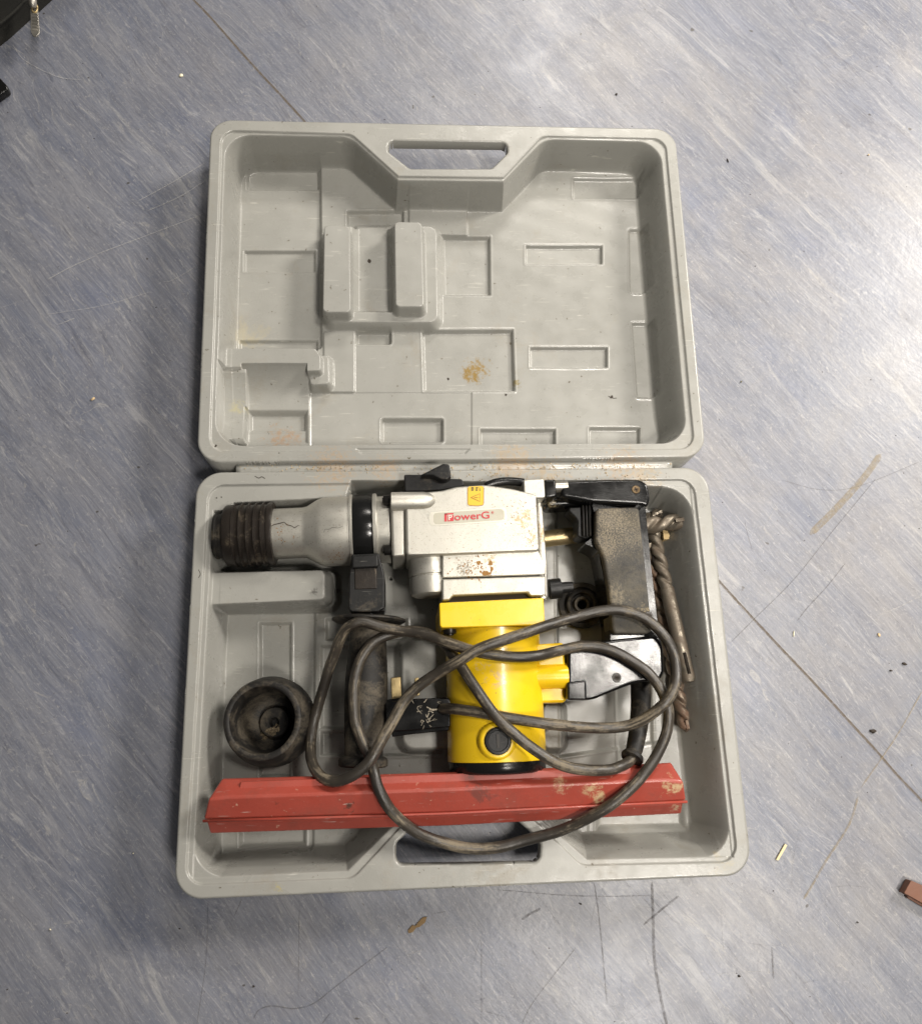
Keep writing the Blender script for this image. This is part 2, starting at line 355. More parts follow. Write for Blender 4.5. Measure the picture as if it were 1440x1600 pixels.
# ------------------------------------------------------------------ floor
s0 = W(300, 0, 0); s1 = W(1400, 1210, 0); SEAM = math.atan2(s1.y - s0.y, s1.x - s0.x)
def floor_mat():
    t = NT('marbled_vinyl')
    def sv(sx, sy, rot=0):
        tc = t.add('ShaderNodeTexCoord'); m1 = t.add('ShaderNodeMapping'); m1.inputs['Rotation'].default_value = (0, 0, -SEAM + rot)
        m2 = t.add('ShaderNodeMapping'); m2.inputs['Scale'].default_value = (sx, sy, 1)
        t.L(tc.outputs['Object'], m1.inputs[0]); t.L(m1.outputs[0], m2.inputs[0]); return m2.outputs[0]
    v = t.coord()
    warp = t.add('ShaderNodeTexNoise'); t.L(v, warp.inputs['Vector']); warp.inputs['Scale'].default_value = 7; warp.inputs['Detail'].default_value = 3
    wv = t.vmath('SUBTRACT', warp.outputs['Color'], (.5, .5, .5)).outputs[0]; wv = t.add('ShaderNodeVectorMath', operation='SCALE'); 
    t.L(t.vmath('SUBTRACT', warp.outputs['Color'], (.5, .5, .5)).outputs[0], wv.inputs[0]); wv.inputs['Scale'].default_value = .22
    def ws(sx, sy, rot=0): return t.vmath('ADD', sv(sx, sy, rot), wv.outputs[0]).outputs[0]
    a = t.noise(ws(1, 4.5), 6, 8, .62, .25); c = t.mix(t.mapr(a, .33, .66), (.100, .118, .168), (.196, .203, .230))
    b = t.noise(ws(1.2, 9), 9, 8, .66, .35); c = t.mix(t.mapr(b, .36, .70), t.mix(.7, c, (.100, .108, .14)), c)
    blue = t.mapr(t.noise(sv(1.5, 3.5), 5, 4, .5), .54, .72); c = t.mix(t.math('MULTIPLY', blue, .45), c, (.115, .135, .205))
    # bright marble wisps and dark wisps along the grain
    w1 = t.noise(ws(.75, 7.5, .06), 9, 9, .68, .8); m = t.mapr(w1, .565, .68); c = t.mix(t.math('MULTIPLY', m, .52), c, (.34, .338, .335))
    w2 = t.noise(ws(1.1, 12, -.08), 12, 9, .7, 1.2); m = t.mapr(w2, .575, .66); c = t.mix(t.math('MULTIPLY', m, .5), c, (.36, .36, .37))
    w3 = t.noise(ws(.8, 11, .03), 11, 9, .7, 1.0); m = t.mapr(w3, .565, .66); c = t.mix(t.math('MULTIPLY', m, .65), c, (.07, .075, .10))
    w4 = t.noise(ws(1.4, 17), 26, 7, .7, .5); c = t.mix(t.math('MULTIPLY', t.mapr(w4, .42, .62), .5), c, t.mix(.5, c, (.36, .36, .38)))
    # trodden-in dirt, mostly to the right
    sx = t.add('ShaderNodeSeparateXYZ'); t.L(v, sx.inputs[0])
    rt = t.mapr(sx.outputs[0], -.35, .4, .25, 1); n = t.mapr(t.noise(v, 7, 9, .75, .6), .45, .7)
    c = t.mix(t.math('MULTIPLY', t.math('MULTIPLY', n, rt), .38), c, (.30, .265, .215))
    w5 = t.noise(ws(1.6, 9, .12), 42, 6, .72, 1.6); c = t.mix(t.math('MULTIPLY', t.mapr(w5, .58, .66), .55), c, (.38, .375, .37))
    w6 = t.noise(ws(1.3, 12, -.1), 48, 5, .7, 1.2); c = t.mix(t.math('MULTIPLY', t.mapr(w6, .57, .66), .55), c, (.085, .09, .11))
    w7 = t.noise(ws(1, 3, .05), 22, 7, .75, 2.2); c = t.mix(t.math('MULTIPLY', t.mapr(w7, .60, .66), .45), c, (.36, .345, .32))
    g = t.noise(v, 520, 3, .75); c = t.mix(t.math('MULTIPLY', t.mapr(g, .45, .75), .3), c, (.13, .125, .13)); c = t.mix(t.math('MULTIPLY', t.mapr(t.noise(v, 300, 3, .7), .58, .74), .35), c, (.48, .46, .44))
    sp = t.noise(v, 75, 2, .5); c = t.mix(t.math('MULTIPLY', t.mapr(sp, .745, .765), .85), c, (.04, .035, .03))
    # hair-fine scratches in all directions
    for k, (rot, sc, th) in enumerate(((.4, 10, .69), (1.1, 13, .70), (2.0, 9, .69), (2.6, 12, .70))):
        q = t.vmath('ADD', sv(1.2, 26, rot), wv.outputs[0]).outputs[0]; nn = t.noise(q, sc, 2, .5, .2)
        dm = t.mapr(t.math('ABSOLUTE', t.math('SUBTRACT', nn, th - .07)), 0, .0035, 1, 0)
        msk = t.mapr(t.noise(v, 9 + k, 2), .50, .62)
        c = t.mix(t.math('MULTIPLY', t.math('MULTIPLY', dm, msk), .45), c, (.10, .09, .085) if k % 2 == 0 else (.52, .51, .50))
    t.L(c, t.b.inputs['Base Color'])
    rr = t.mapr(t.noise(v, 14, 6, .65), .3, .7, .31, .46); t.L(rr, t.b.inputs['Roughness']); t.b.inputs['Specular IOR Level'].default_value = .6
    t.bump(t.noise(v, 160, 5, .65), .18, .0012); t.bump(w2, .12, .0008)
    return t.m
M['floor'] = floor_mat()
fl = mesh('floor', [(-2.5, -2.5, 0), (2.5, -2.5, 0), (2.5, 3, 0), (-2.5, 3, 0)], [[0, 1, 2, 3]], M['floor'], None, False)
tag(fl, 'blue-grey marbled vinyl floor with scratches and a dirty weld seam', None, None, 'structure')
def ribbons(name, lines, mat, z, parent=fl, pix=True):
    """flat marks on the floor; line = (points, width mm)"""
    vs = []; fs = []
    for pts, wd in lines:
        P = [W(x, y, 0) for x, y in pts] if pix else [Vector((x, y, 0)) for x, y in pts]
        n = len(P); b = len(vs)
        for i in range(n):
            d = (P[min(i + 1, n - 1)] - P[max(i - 1, 0)]); d.z = 0; d.normalize(); nn = Vector((-d.y, d.x, 0))
            taper = 1 if (i not in (0, n - 1)) else .25
            for s in (-.5, .5):
                q = P[i] + nn * (wd / 1000 * s * taper); vs.append((q.x, q.y, z / 1000))
        fs += [[b + 2 * i, b + 2 * i + 1, b + 2 * i + 3, b + 2 * i + 2] for i in range(n - 1)]
    return mesh(name, vs, fs, mat, parent, False)
def cm(pts, n=8): return [(v.x, v.y) for v in catmull([(x, y, 0) for x, y in pts], n)]
def dirtmark(name, col, alpha, sc=300):
    t = NT(name); t.b.inputs['Base Color'].default_value = (*col, 1); t.b.inputs['Roughness'].default_value = .75
    v = t.coord(); t.L(t.mapr(t.noise(v, sc, 4, .7), .32, .62, alpha * .25, alpha), t.b.inputs['Alpha']); return t.m
m_seam = dirtmark('weld_seam_dirt', (.17, .135, .095), .66, 160); m_dk = dirtmark('dark_scratch', (.085, .075, .07), .42); m_lt = dirtmark('light_scratch', (.50, .49, .47), .5); m_yl = dirtmark('yellow_dirt', (.32, .25, .14), .46, 260)
sm = [(295, -8), (330, 28), (372, 76), (410, 118), (470, 183), (700, 440), (900, 660), (1090, 868), (1110, 893), (1150, 938), (1215, 1008), (1270, 1066), (1325, 1126), (1370, 1175), (1402, 1212), (1450, 1262)]
ribbons('weld_seam', [(cm(sm), 2.4)], m_seam, .25)
ribbons('weld_seam_core', [(cm([(x + .6, y) for x, y in sm]), 1.0)], dirtmark('seam_core', (.12, .09, .06), .55, 200), .4)
L = []
L += [(cm([(605, 1480), (560, 1514), (520, 1545), (490, 1568), (460, 1576), (425, 1572), (405, 1578), (396, 1592)]), .9), (cm([(1018, 1378), (1020, 1440), (1022, 1500), (1032, 1560), (1042, 1605)]), 2.3),
      (cm([(928, 1380), (935, 1430), (942, 1500), (948, 1570)]), 1.0), (cm([(1060, 1400), (1035, 1420), (1005, 1445)]), 1.6), (cm([(844, 1420), (828, 1428), (815, 1437)]), 1.8),
      (cm([(1370, 745), (1300, 830), (1240, 905), (1180, 965), (1140, 1005)]), .7), (cm([(1320, 880), (1290, 918), (1262, 948), (1245, 970)]), .8), (cm([(1440, 720), (1340, 760), (1280, 765), (1220, 750)]), .5),
      (cm([(770, 1390), (900, 1400), (1015, 1400)]), .6), (cm([(900, 1480), (860, 1530), (830, 1570), (815, 1600)]), .6), (cm([(752, 1470), (752, 1600)]), .5), (cm([(1205, 1480), (1208, 1530)]), 1.4),
      (cm([(325, 1410), (322, 1500), (308, 1600)]), .5), (cm([(378, 1405), (366, 1432)]), .6), (cm([(468, 1408), (466, 1560)]), .5), (cm([(1163, 815), (1168, 838), (1175, 860)]), .5), (cm([(516, 1583), (503, 1600)]), .9)]
ribbons('dark_scratch', L, m_dk, .5)
ribbons('yellow_scuff', [(cm([(1340, 1245), (1325, 1290), (1290, 1345), (1270, 1380), (1255, 1405)]), 1.8), (cm([(1375, 710), (1350, 745), (1310, 790), (1265, 835)]), 6), (cm([(1345, 1230), (1400, 1150), (1440, 1080)]), 1.2)], m_yl, .6)
L = [(cm([(320, 255), (270, 285), (215, 315)]), .8), (cm([(322, 282), (280, 308), (230, 330)]), .8), (cm([(318, 335), (230, 368), (150, 398)]), .7), (cm([(310, 415), (270, 438), (255, 441)]), .6), (cm([(150, 400), (110, 418), (75, 437)]), .8),
     (cm([(118, 497), (90, 508)]), .7), (cm([(240, 455), (160, 478), (70, 492)]), .5), (cm([(1440, 930), (1400, 950), (1370, 962)]), .6), (cm([(20, 70), (40, 95), (90, 120), (130, 125)]), .6)]
ribbons('light_scratch', L, m_lt, .7)
Ld = []; Ll = []
for k in range(420):
    if random.random() < .62: x = random.uniform(.0, .62) ; y = random.uniform(-.52, .62)
    else: x = random.uniform(-.55, .3); y = random.uniform(-.5, .65)
    if random.random() < .35: x = random.gauss(.12, .13); y = random.gauss(-.42, .05)
    a = random.choice([SEAM, SEAM + random.gauss(0, .3), random.uniform(0, math.pi)]); l = random.uniform(.01, .05) * random.uniform(.5, 1.3); bend = random.gauss(0, 6)
    pts = []; px_, py_ = x, y
    for i in range(7): pts.append((px_, py_)); px_ += math.cos(a) * l / 6; py_ += math.sin(a) * l / 6; a += bend * l / 6
    (Ld if random.random() < .55 else Ll).append((pts, random.uniform(.15, .32)))
tag(ribbons('fine_dark_scratches', Ld, m_dk, .9, pix=False), kind='stuff'); tag(ribbons('fine_light_scratches', Ll, m_lt, 1.0, pix=False), kind='stuff')

# ------------------------------------------------------------------ tool case as moulded height fields
def sdf(poly, X, Y):
    d = np.full(X.shape, 1e9); inside = np.zeros(X.shape, bool); n = len(poly)
    for i in range(n):
        ax, ay = poly[i - 1]; bx, by = poly[i]; ex, ey = bx - ax, by - ay
        t = np.clip(((X - ax) * ex + (Y - ay) * ey) / (ex * ex + ey * ey + 1e-12), 0, 1)
        d = np.minimum(d, (X - ax - t * ex) ** 2 + (Y - ay - t * ey) ** 2)
        if ay != by:
            c = ((ay > Y) != (by > Y)) & (X < (bx - ax) * (Y - ay) / (by - ay) + ax); inside ^= c
    d = np.sqrt(d); return np.where(inside, -d, d)
def offset(poly, r):
    """move polygon edges inward by r (outward if negative)"""
    poly = np.array(poly, float); n = len(poly)
    area = .5 * np.sum(poly[:, 0] * np.roll(poly[:, 1], -1) - np.roll(poly[:, 0], -1) * poly[:, 1])
    if area < 0: poly = poly[::-1]
    out = []
    for i in range(n):
        p0, p, p1 = poly[i - 1], poly[i], poly[(i + 1) % n]
        d0 = (p - p0) / np.linalg.norm(p - p0); d1 = (p1 - p) / np.linalg.norm(p1 - p)
        n0 = np.array([-d0[1], d0[0]]); n1 = np.array([-d1[1], d1[0]])
        k = (n0 + n1); k = k / max(.35, np.dot(k, n0)); out.append(p + k * r)
    return np.array(out)
def rsd(poly, r, X, Y):
    return sdf(offset(poly, r), X, Y) - r if r else sdf(poly, X, Y)
def S(t): t = np.clip(t, 0, 1); return t * t * (3 - 2 * t)
class Field:
    def __init__(s, x0, x1, y0, y1, step):
        s.xs = np.arange(x0, x1 + step, step); s.ys = np.arange(y0, y1 + step, step); s.X, s.Y = np.meshgrid(s.xs, s.ys); s.step = step
        s.H = np.zeros_like(s.X); s.mask = None
    def feat(s, pts, zref, level=None, delta=None, w_=3, r=2, raised=False, mm=False, mk=True):
        q = np.array(pts, float) if mm else Q(pts, zref)
        m = 12; i0 = max(0, np.searchsorted(s.xs, q[:, 0].min() - m)); i1 = np.searchsorted(s.xs, q[:, 0].max() + m)
        j0 = max(0, np.searchsorted(s.ys, q[:, 1].min() - m)); j1 = np.searchsorted(s.ys, q[:, 1].max() + m)
        sl = (slice(j0, j1), slice(i0, i1)); d = rsd(q, r, s.X[sl], s.Y[sl])
        k = 1 - S(d / w_) if raised else 1 - S((d + w_) / w_)
        h = s.H[sl]
        if raised: new = h + k * delta if level is None else np.maximum(h, h * (1 - k) + level * k)
        else:
            if delta is not None and delta < -1.5: delta *= 1.35
            mm_ = s.mask[sl] if (s.mask is not None and mk) else 1.0
            k = k * mm_
            new = h + k * delta if level is None else h * (1 - k) + level * k
            if delta is not None and delta < -1.5: new = new + .32 * np.exp(-((d - .75) / .75) ** 2) * mm_
        s.H[sl] = new
    def rect(s, x0, y0, x1, y1, zref, **kw): s.feat([(x0, y0), (x1, y0), (x1, y1), (x0, y1)], zref, **kw)
    def build(s, name, outer, holes, mat, parent, slab=lambda X, Y: 0 * X + .3):
        X, Y, H = s.X.copy(), s.Y.copy(), s.H.copy()
        D = outer
        for h in holes: D = np.maximum(D, -h)
        gy, gx = np.gradient(D, s.step)
        near = np.abs(D) < .55 * s.step
        X = np.where(near, X - D * gx, X); Y = np.where(near, Y - D * gy, Y)
        Din = np.where(near, 0, D)
        H = H - .9 * S((Din + 1.8) / 1.8) ** 2
        out = Din > 1e-6
        # wall skirt: first ring outside goes down
        H = np.where(out, slab(X, Y), H)
        ny, nx = X.shape
        # draw outside ring close to the contour so the wall is steep
        far = out & (Din < 1.7 * s.step)
        X = np.where(far, X - (Din - .5) * gx, X); Y = np.where(far, Y - (Din - .5) * gy, Y)
        keepv = ~(out & ~far)
        idx = np.arange(ny * nx).reshape(ny, nx)
        a, b, c, d = idx[:-1, :-1], idx[:-1, 1:], idx[1:, 1:], idx[1:, :-1]
        k = keepv[:-1, :-1] & keepv[:-1, 1:] & keepv[1:, 1:] & keepv[1:, :-1]
        allout = out[:-1, :-1] & out[:-1, 1:] & out[1:, 1:] & out[1:, :-1]
        k &= ~allout
        F = np.stack([a[k], b[k], c[k], d[k]], 1)
        used = np.unique(F); rem = np.full(ny * nx, -1); rem[used] = np.arange(len(used)); F = rem[F]
        co = np.stack([X.ravel()[used], Y.ravel()[used], H.ravel()[used]], 1) / 1000
        me = bpy.data.meshes.new(name); me.vertices.add(len(co)); me.vertices.foreach_set('co', co.ravel())
        me.loops.add(F.size); me.loops.foreach_set('vertex_index', F.ravel().astype(np.int32))
        me.polygons.add(len(F)); me.polygons.foreach_set('loop_start', np.arange(0, F.size, 4, dtype=np.int32))
        me.polygons.foreach_set('loop_total', np.full(len(F), 4, dtype=np.int32)); me.update(calc_edges=True); me.validate()
        return link(name, me, mat, parent)

case = thing('tool_case', 'open grey plastic carrying case with the rotary hammer lying in its lower half', 'tool case', (0, -.165, 0))
STEP = .58
# --- lid
def widths(F, wl, wr, wt, wb, X0, X1, Y0, Y1):
    # horizontal run of the inner walls, by side
    dl = F.X - X0; dr = X1 - F.X; dt = Y1 - F.Y; db = F.Y - Y0
    k = 8.0; e = [np.exp(-np.clip(q, 0, 200) / k) for q in (dl, dr, dt, db)]; s = sum(e) + 1e-9
    return (e[0] * wl + e[1] * wr + e[2] * wt + e[3] * wb) / s
def cavity(F, inner, step_poly, rim, floor, r_in, r_st, wid, dstep=2.2):
    ds = rsd(step_poly, r_st, F.X, F.Y); F.H -= dstep * (1 - S((ds + 1.1) / 1.1))
    d = rsd(inner, r_in, F.X, F.Y); u = np.clip(-d / wid, 0, 1.6)
    top = F.H
    # profile: small round at the lip, straight drafted wall, fillet at the floor
    prof = np.where(u < 1, .97 * u, 0); prof = S(np.clip(u / 1.25, 0, 1)) * .55 + np.clip(u / 1.05, 0, 1) * .45
    F.H = np.where(d < 0, top + (floor - top) * prof, top); F.mask = S((-d - .6 * wid) / (.35 * wid + 1))
    return d
F = Field(-224, 224, 6, 346, STEP)
LO = Q([(329.2, 186), (1053.7, 200.6), (1103, 714.3), (307.2, 723)], 55)
F.H[:] = 55
outer = rsd(LO, 20, F.X, F.Y)
hole = rsd(Q([(606, 219), (792, 222), (793, 238), (768, 263), (640, 263), (606, 236)], 55), 6, F.X, F.Y)
stp = Q([(345, 202), (549, 208), (622, 274), (786, 276), (847, 211), (1040, 215), (1086, 702), (326, 706)], 55)
inn = Q([(352, 210), (546, 213), (622, 281), (786, 283), (850, 217), (1031, 221), (1074, 693), (336, 697)], 52.5)
wid = widths(F, 7, 14, 6, 6, inn[:, 0].min(), inn[:, 0].max(), inn[:, 1].min(), inn[:, 1].max())
din = cavity(F, inn, stp, 55, 13, 24, 14, wid)
F.H += .5 * np.exp(-((outer + 6.5) / 1.2) ** 2) * 0
HL = F.H.copy()
F.feat([(362, 246), (503, 252), (505, 548), (342, 550)], 12, level=8.5, w_=3.5, r=6)
F.feat([(386, 263), (498, 263), (499, 297), (384, 297)], 9, delta=-2.4, w_=2.2, r=1, raised=False)
F.rect(380, 391, 493, 425, 9, delta=-2.4, w_=2.2, r=1)
F.rect(373, 531, 497, 552, 9, delta=-2.4, w_=2.2, r=1)
F.feat([(640, 321), (728, 323), (729, 366), (640, 364)], 15, delta=2.2, w_=1.8, r=1, raised=True)
F.rect(541, 328, 631, 380, 13, delta=-3.5, w_=2.5, r=1)
F.feat([(690, 368), (766, 369), (767, 462), (692, 462)], 13, delta=-3, w_=3, r=1)
F.rect(820, 383, 941, 413, 13, delta=-2.6, w_=2.2, r=.5)
F.rect(827, 542, 949, 575, 13, delta=-2.6, w_=2.2, r=.5)
F.rect(895, 275, 1001, 308, 16, delta=-2.2, w_=2.4, r=2, mk=False)
F.feat([(983, 353), (1008, 353), (1017, 456), (985, 455)], 18, delta=-2.4, w_=2.4, r=4, mk=False)
F.feat([(988, 500), (1020, 500), (1029, 620), (996, 619)], 18, delta=-2.4, w_=2.4, r=2, mk=False)
F.feat([(658, 515), (802, 514), (805, 612), (661, 612)], 13, delta=-3.4, w_=3, r=1)
F.feat([(484, 612), (738, 612), (738, 704), (484, 704)], 13, delta=-.9, w_=1.5, r=.5)
F.feat([(738, 612), (990, 625), (1010, 695), (738, 695)], 13, delta=.0, w_=1.5, r=.5)
F.rect(594, 653, 693, 692, 12, delta=-4, w_=3, r=3)
F.rect(555, 514, 612, 539, 13, delta=-4, w_=3, r=3)
F.rect(749, 670, 868, 712, 13, delta=-3.2, w_=2.4, r=.5)
F.rect(919, 667, 1000, 712, 13, delta=-3.2, w_=2.4, r=2)
F.feat([(507, 520), (553, 520), (553, 612), (507, 612)], 13, delta=1.5, w_=1.6, r=1, raised=True)
# cradle block with two uprights
F.feat([(512, 356), (680, 356), (682, 503), (512, 503)], 22, level=24, w_=7, r=7, raised=True)
F.feat([(548, 340), (616, 340), (620, 492), (548, 492)], 20, level=13.5, w_=8, r=6)
F.feat([(507, 352), (546, 353), (547, 487), (505, 487)], 38, level=38, w_=2.5, r=3.5, raised=True)
F.feat([(617, 347), (658, 348), (661, 478), (619, 478)], 40, level=40, w_=4, r=3.5, raised=True)
# chuck cradle in the lower left corner
F.feat([(345, 545), (492, 545), (500, 556), (500, 578), (345, 582)], 36, level=36, w_=4, r=2, raised=True)
F.feat([(480, 556), (512, 556), (513, 598), (486, 600)], 26, level=26, w_=5, r=2.5, raised=True)
q = Q([(382, 590), (482, 590), (482, 640), (382, 640)], 18)
cy0, cy1 = q[:, 1].min(), q[:, 1].max(); cx0, cx1 = q[:, 0].min(), q[:, 0].max()
inr = (F.X > cx0) & (F.X < cx1) & (F.Y > cy0 - 4) & (F.Y < cy1 + 6)
tt = np.clip((F.Y - (cy0 + 4)) / (cy1 + 4 - cy0), 0, 1); F.H = np.where(inr, np.maximum(13.5 + 22 * tt ** 2.0, 0), F.H)
q = Q([(344, 588), (384, 588), (384, 692), (344, 692)], 22)
inr = (F.X > q[:, 0].min()) & (F.X < q[:, 0].max()) & (F.Y > q[:, 1].min()) & (F.Y < q[:, 1].max() + 3)
tc = (F.Y - q[:, 1].mean()) / 26; F.H = np.where(inr & (din < 0), np.clip(22 + 7 * np.clip(tc, -1.2, 1.2) ** 2, 0, 50), F.H)
F.feat([(384, 640), (482, 640), (482, 694), (384, 694)], 13, level=10.5, w_=3, r=1)
F.rect(390, 645, 478, 674, 11, delta=-2.5, w_=2.4, r=1)
# latch notch along the bottom lip
F.mask = None
F.feat([(553, 700), (737, 700), (727, 711), (565, 711)], 53, delta=-1.2, w_=1.5, r=1)
# softened wobble of blow moulding
F.H += np.where(din < -8, .35 * np.sin(F.X / 17 + 1.3) * np.sin(F.Y / 23) + .12 * np.sin(F.X / 6.1 + F.Y / 9) * np.sin(F.Y / 7.3 - F.X / 15), 0)
lid = F.build('lid', outer, [hole], M['case'], case, lambda X, Y: np.where((np.abs(X + 12) < 78) & (Y > 250), 44, .3))
# --- tray
F = Field(-228, 228, -342, 4, STEP)
TO = Q([(307.6, 738.2), (1103.7, 730.1), (1175.7, 1367.8), (271, 1407)], 55)
F.H[:] = 55
outer = rsd(TO, 21, F.X, F.Y)
hole = rsd(Q([(618, 1318), (655, 1283), (808, 1281), (845, 1316), (843, 1349), (618, 1353)], 55), 7, F.X, F.Y)
stp = Q([(325, 757), (1084, 748), (1154, 1348), (908, 1354), (826, 1275), (640, 1279), (552, 1374), (288, 1385)], 55)
inn = Q([(333, 797), (362, 797), (364, 785), (540, 776), (548, 751), (700, 752), (1078, 760), (1144, 1339), (916, 1344), (830, 1268), (636, 1270), (543, 1362), (301, 1373)], 53)
wid = widths(F, 7, 17, 6, 13, inn[:, 0].min(), inn[:, 0].max(), inn[:, 1].min(), inn[:, 1].max())
# wide gusset radius only at the outer corners
inn_r = inn
din = cavity(F, inn_r, stp, 55, 10, 0, 14, wid, 2.0)
# corner gussets
for (cx, cy, sx, sy) in ((inn[7][0], inn[7][1], -1, 1), (inn[12][0], inn[12][1], 1, 1), (inn[6][0], inn[6][1], -1, -1)):
    R_ = 25; ox, oy = cx + sx * R_, cy + sy * R_
    loc = ((F.X - cx) * sx > -1) & ((F.Y - cy) * sy > -1) & ((F.X - cx) * sx < R_) & ((F.Y - cy) * sy < R_)
    rr = np.hypot(F.X - ox, F.Y - oy) - R_; u = np.clip(-rr / wid, 0, 1.6); pr = S(np.clip(u / 1.25, 0, 1)) * .55 + np.clip(u / 1.05, 0, 1) * .45
    F.H = np.where(loc & (din < 0), np.where(rr > 0, 52.4, np.maximum(F.H, 52.4 - 42.4 * pr)), F.H)
F.feat([(346, 950), (495, 950), (492, 1332), (340, 1345)], 9, level=7, w_=3, r=5)
F.rect(404, 972, 456, 1215, 7, delta=-2.8, w_=3, r=1)
F.rect(508, 966, 637, 1002, 10, delta=-3, w_=2.5, r=1)
F.rect(500, 1008, 640, 1139, 10, delta=-2.2, w_=2.5, r=1)
F.rect(500, 1142, 695, 1182, 10, delta=-3.0, w_=2.5, r=1)
F.feat([(630, 1003), (712, 1000), (712, 1166), (632, 1168)], 26, level=26, w_=9, r=9, raised=True)
F.feat([(850, 1100), (880, 1100), (880, 1134), (850, 1134)], 22, level=22, w_=6, r=5, raised=True)
F.feat([(850, 1142), (882, 1142), (882, 1168), (850, 1168)], 22, level=22, w_=6, r=5, raised=True)
F.feat([(867, 790), (1028, 790), (1040, 1160), (872, 1185)], 10, delta=-2.4, w_=2.5, r=2)
F.feat([(962, 1040), (1020, 1040), (1024, 1200), (966, 1200)], 10, delta=-2, w_=2.5, r=2)
F.feat([(918, 1240), (1078, 1230), (1080, 1306), (915, 1310)], 10, delta=-1.2, w_=3, r=6)
F.feat([(930, 1244), (1070, 1236), (1072, 1296), (930, 1299)], 9, delta=-3.6, w_=5, r=1)
F.feat([(372, 1250), (480, 1250), (478, 1322), (372, 1326)], 8, delta=-3, w_=3.4, r=1)
# chuck cradle bar with stepped end
F.feat([(300, 897), (523, 893), (524, 948), (300, 950)], 20, level=20, w_=5, r=7, raised=True)
F.feat([(300, 897), (514, 893), (514, 942), (300, 946)], 33, level=33, w_=3, r=6, raised=True)
F.feat([(329, 896), (502, 892), (506, 898), (506, 934), (498, 936), (330, 944)], 48, level=48, w_=4, r=2.5, raised=True)
F.feat([(300, 880), (329, 880), (329, 960), (300, 960)], 53, level=None, delta=0, w_=2, r=0)
F.H = np.where(din >= 0, np.maximum(F.H, 52.5), F.H)
F.mask = None
F.feat([(608, 902), (613, 902), (613, 907), (608, 907)], 10, delta=-6, w_=1, r=1)
F.H += np.where(din < -8, .35 * np.sin(F.X / 19 + .3) * np.sin(F.Y / 21 + 1) + .12 * np.sin(F.X / 6.7 + F.Y / 8) * np.sin(F.Y / 7.9 - F.X / 14), 0)
tray = F.build('tray', outer, [hole], M['case'], case, lambda X, Y: np.where((np.abs(X - 2) < 84) & (Y < -250), 44, .3))
# hinge web between the halves, with a rolled ridge
hv = []; hf = []; nxh = 80
ya = TO[:2, 1].mean(); yb = LO[2:, 1].mean(); xa, xb = W(369, 730, 50).x * 1000, W(1049, 722, 50).x * 1000
prof = [(-3, 46), (-.6, 50.5), (.8, 49.6), (2.5, 50.2), (4.6, 51.2), (6.6, 50.4), (8.2, 48.8), (11.5, 46)]
for i in range(nxh + 1):
    x = xa + (xb - xa) * i / nxh; tl = i / nxh
    y0 = TO[0, 1] * (1 - tl) + TO[1, 1] * tl
    for (dy, z) in prof: hv.append((x / 1000, (y0 + dy) / 1000, (z + .25 * math.sin(i * .8) * math.sin(i * .13)) / 1000))
n = len(prof)
for i in range(nxh):
    for k in range(n - 1): a = i * n + k; hf.append([a, a + 1, a + n + 1, a + n])
for (e, sgn) in ((0, 1), (nxh, -1)):
    b = len(hv); 
    for (dy, z) in prof: p = hv[e * n + prof.index((dy, z))]; hv.append((p[0], p[1], .008))
    for k in range(n - 1): hf.append([e * n + k, e * n + k + 1, b + k + 1, b + k])
hinge = mesh('hinge', hv, hf, M['case'], case)
bt = bvh_of([tray, lid, hinge])
crumbs = []
for k in range(420):
    zone = random.random()
    if zone < .8: x = random.choice([random.gauss(520, 60), random.gauss(790, 70), random.gauss(960, 50), random.uniform(380, 1050)]); y = 731 - .007 * (x - 520) + random.gauss(0, 3.2)
    else: x = random.uniform(640, 1060); y = random.uniform(738, 752)
    if 372 < x < 1048: crumbs.append(blotch(x, y, random.uniform(.4, 1.3), 6, .5))
m_cr = grimy('hinge_sawdust', (.46, .37, .24), .9, var=.4, bump=.5)
# crumbs are small solid flakes
cv = []; cf = []
for p in crumbs:
    c = np.mean(p, 0); b = len(cv); top = onto(bt, c[0], c[1], .9, 50); cv.append(top)
    for qx, qy in p: cv.append(onto(bt, qx, qy, .02, 50))
    cf += [[b, b + 1 + i, b + 1 + (i + 1) % 6] for i in range(6)]
cr = mesh('sawdust_crumbs', cv, cf, m_cr, None, False); tag(cr, 'orange-brown sawdust crumbs lying along the hinge of the grey case', 'sawdust', None, 'stuff')
patches('vent_hole', bt, [blotch(577, 408, 3.2, 10, .25)], M['crack'], lid, .1)
patches('worn_speck', bt, [blotch(x, y, r, 8, .4) for x, y, r in ((338, 778, 1.2), (346, 777, 1.2), (337, 697, 2), (700, 592, 2), (790, 617, 2), (955, 620, 2.5), (436, 708, 1))], M['crack'], case, .1)
strokes('hair_mark', bt, [(cm([(398, 744), (404, 747), (409, 745), (414, 748)], 4), 1.2), (cm([(950, 619), (957, 622), (963, 622)], 4), 1.2), (cm([(310, 890), (313, 897), (310, 903)], 4), 1.1)], M['crack'], case, .1)

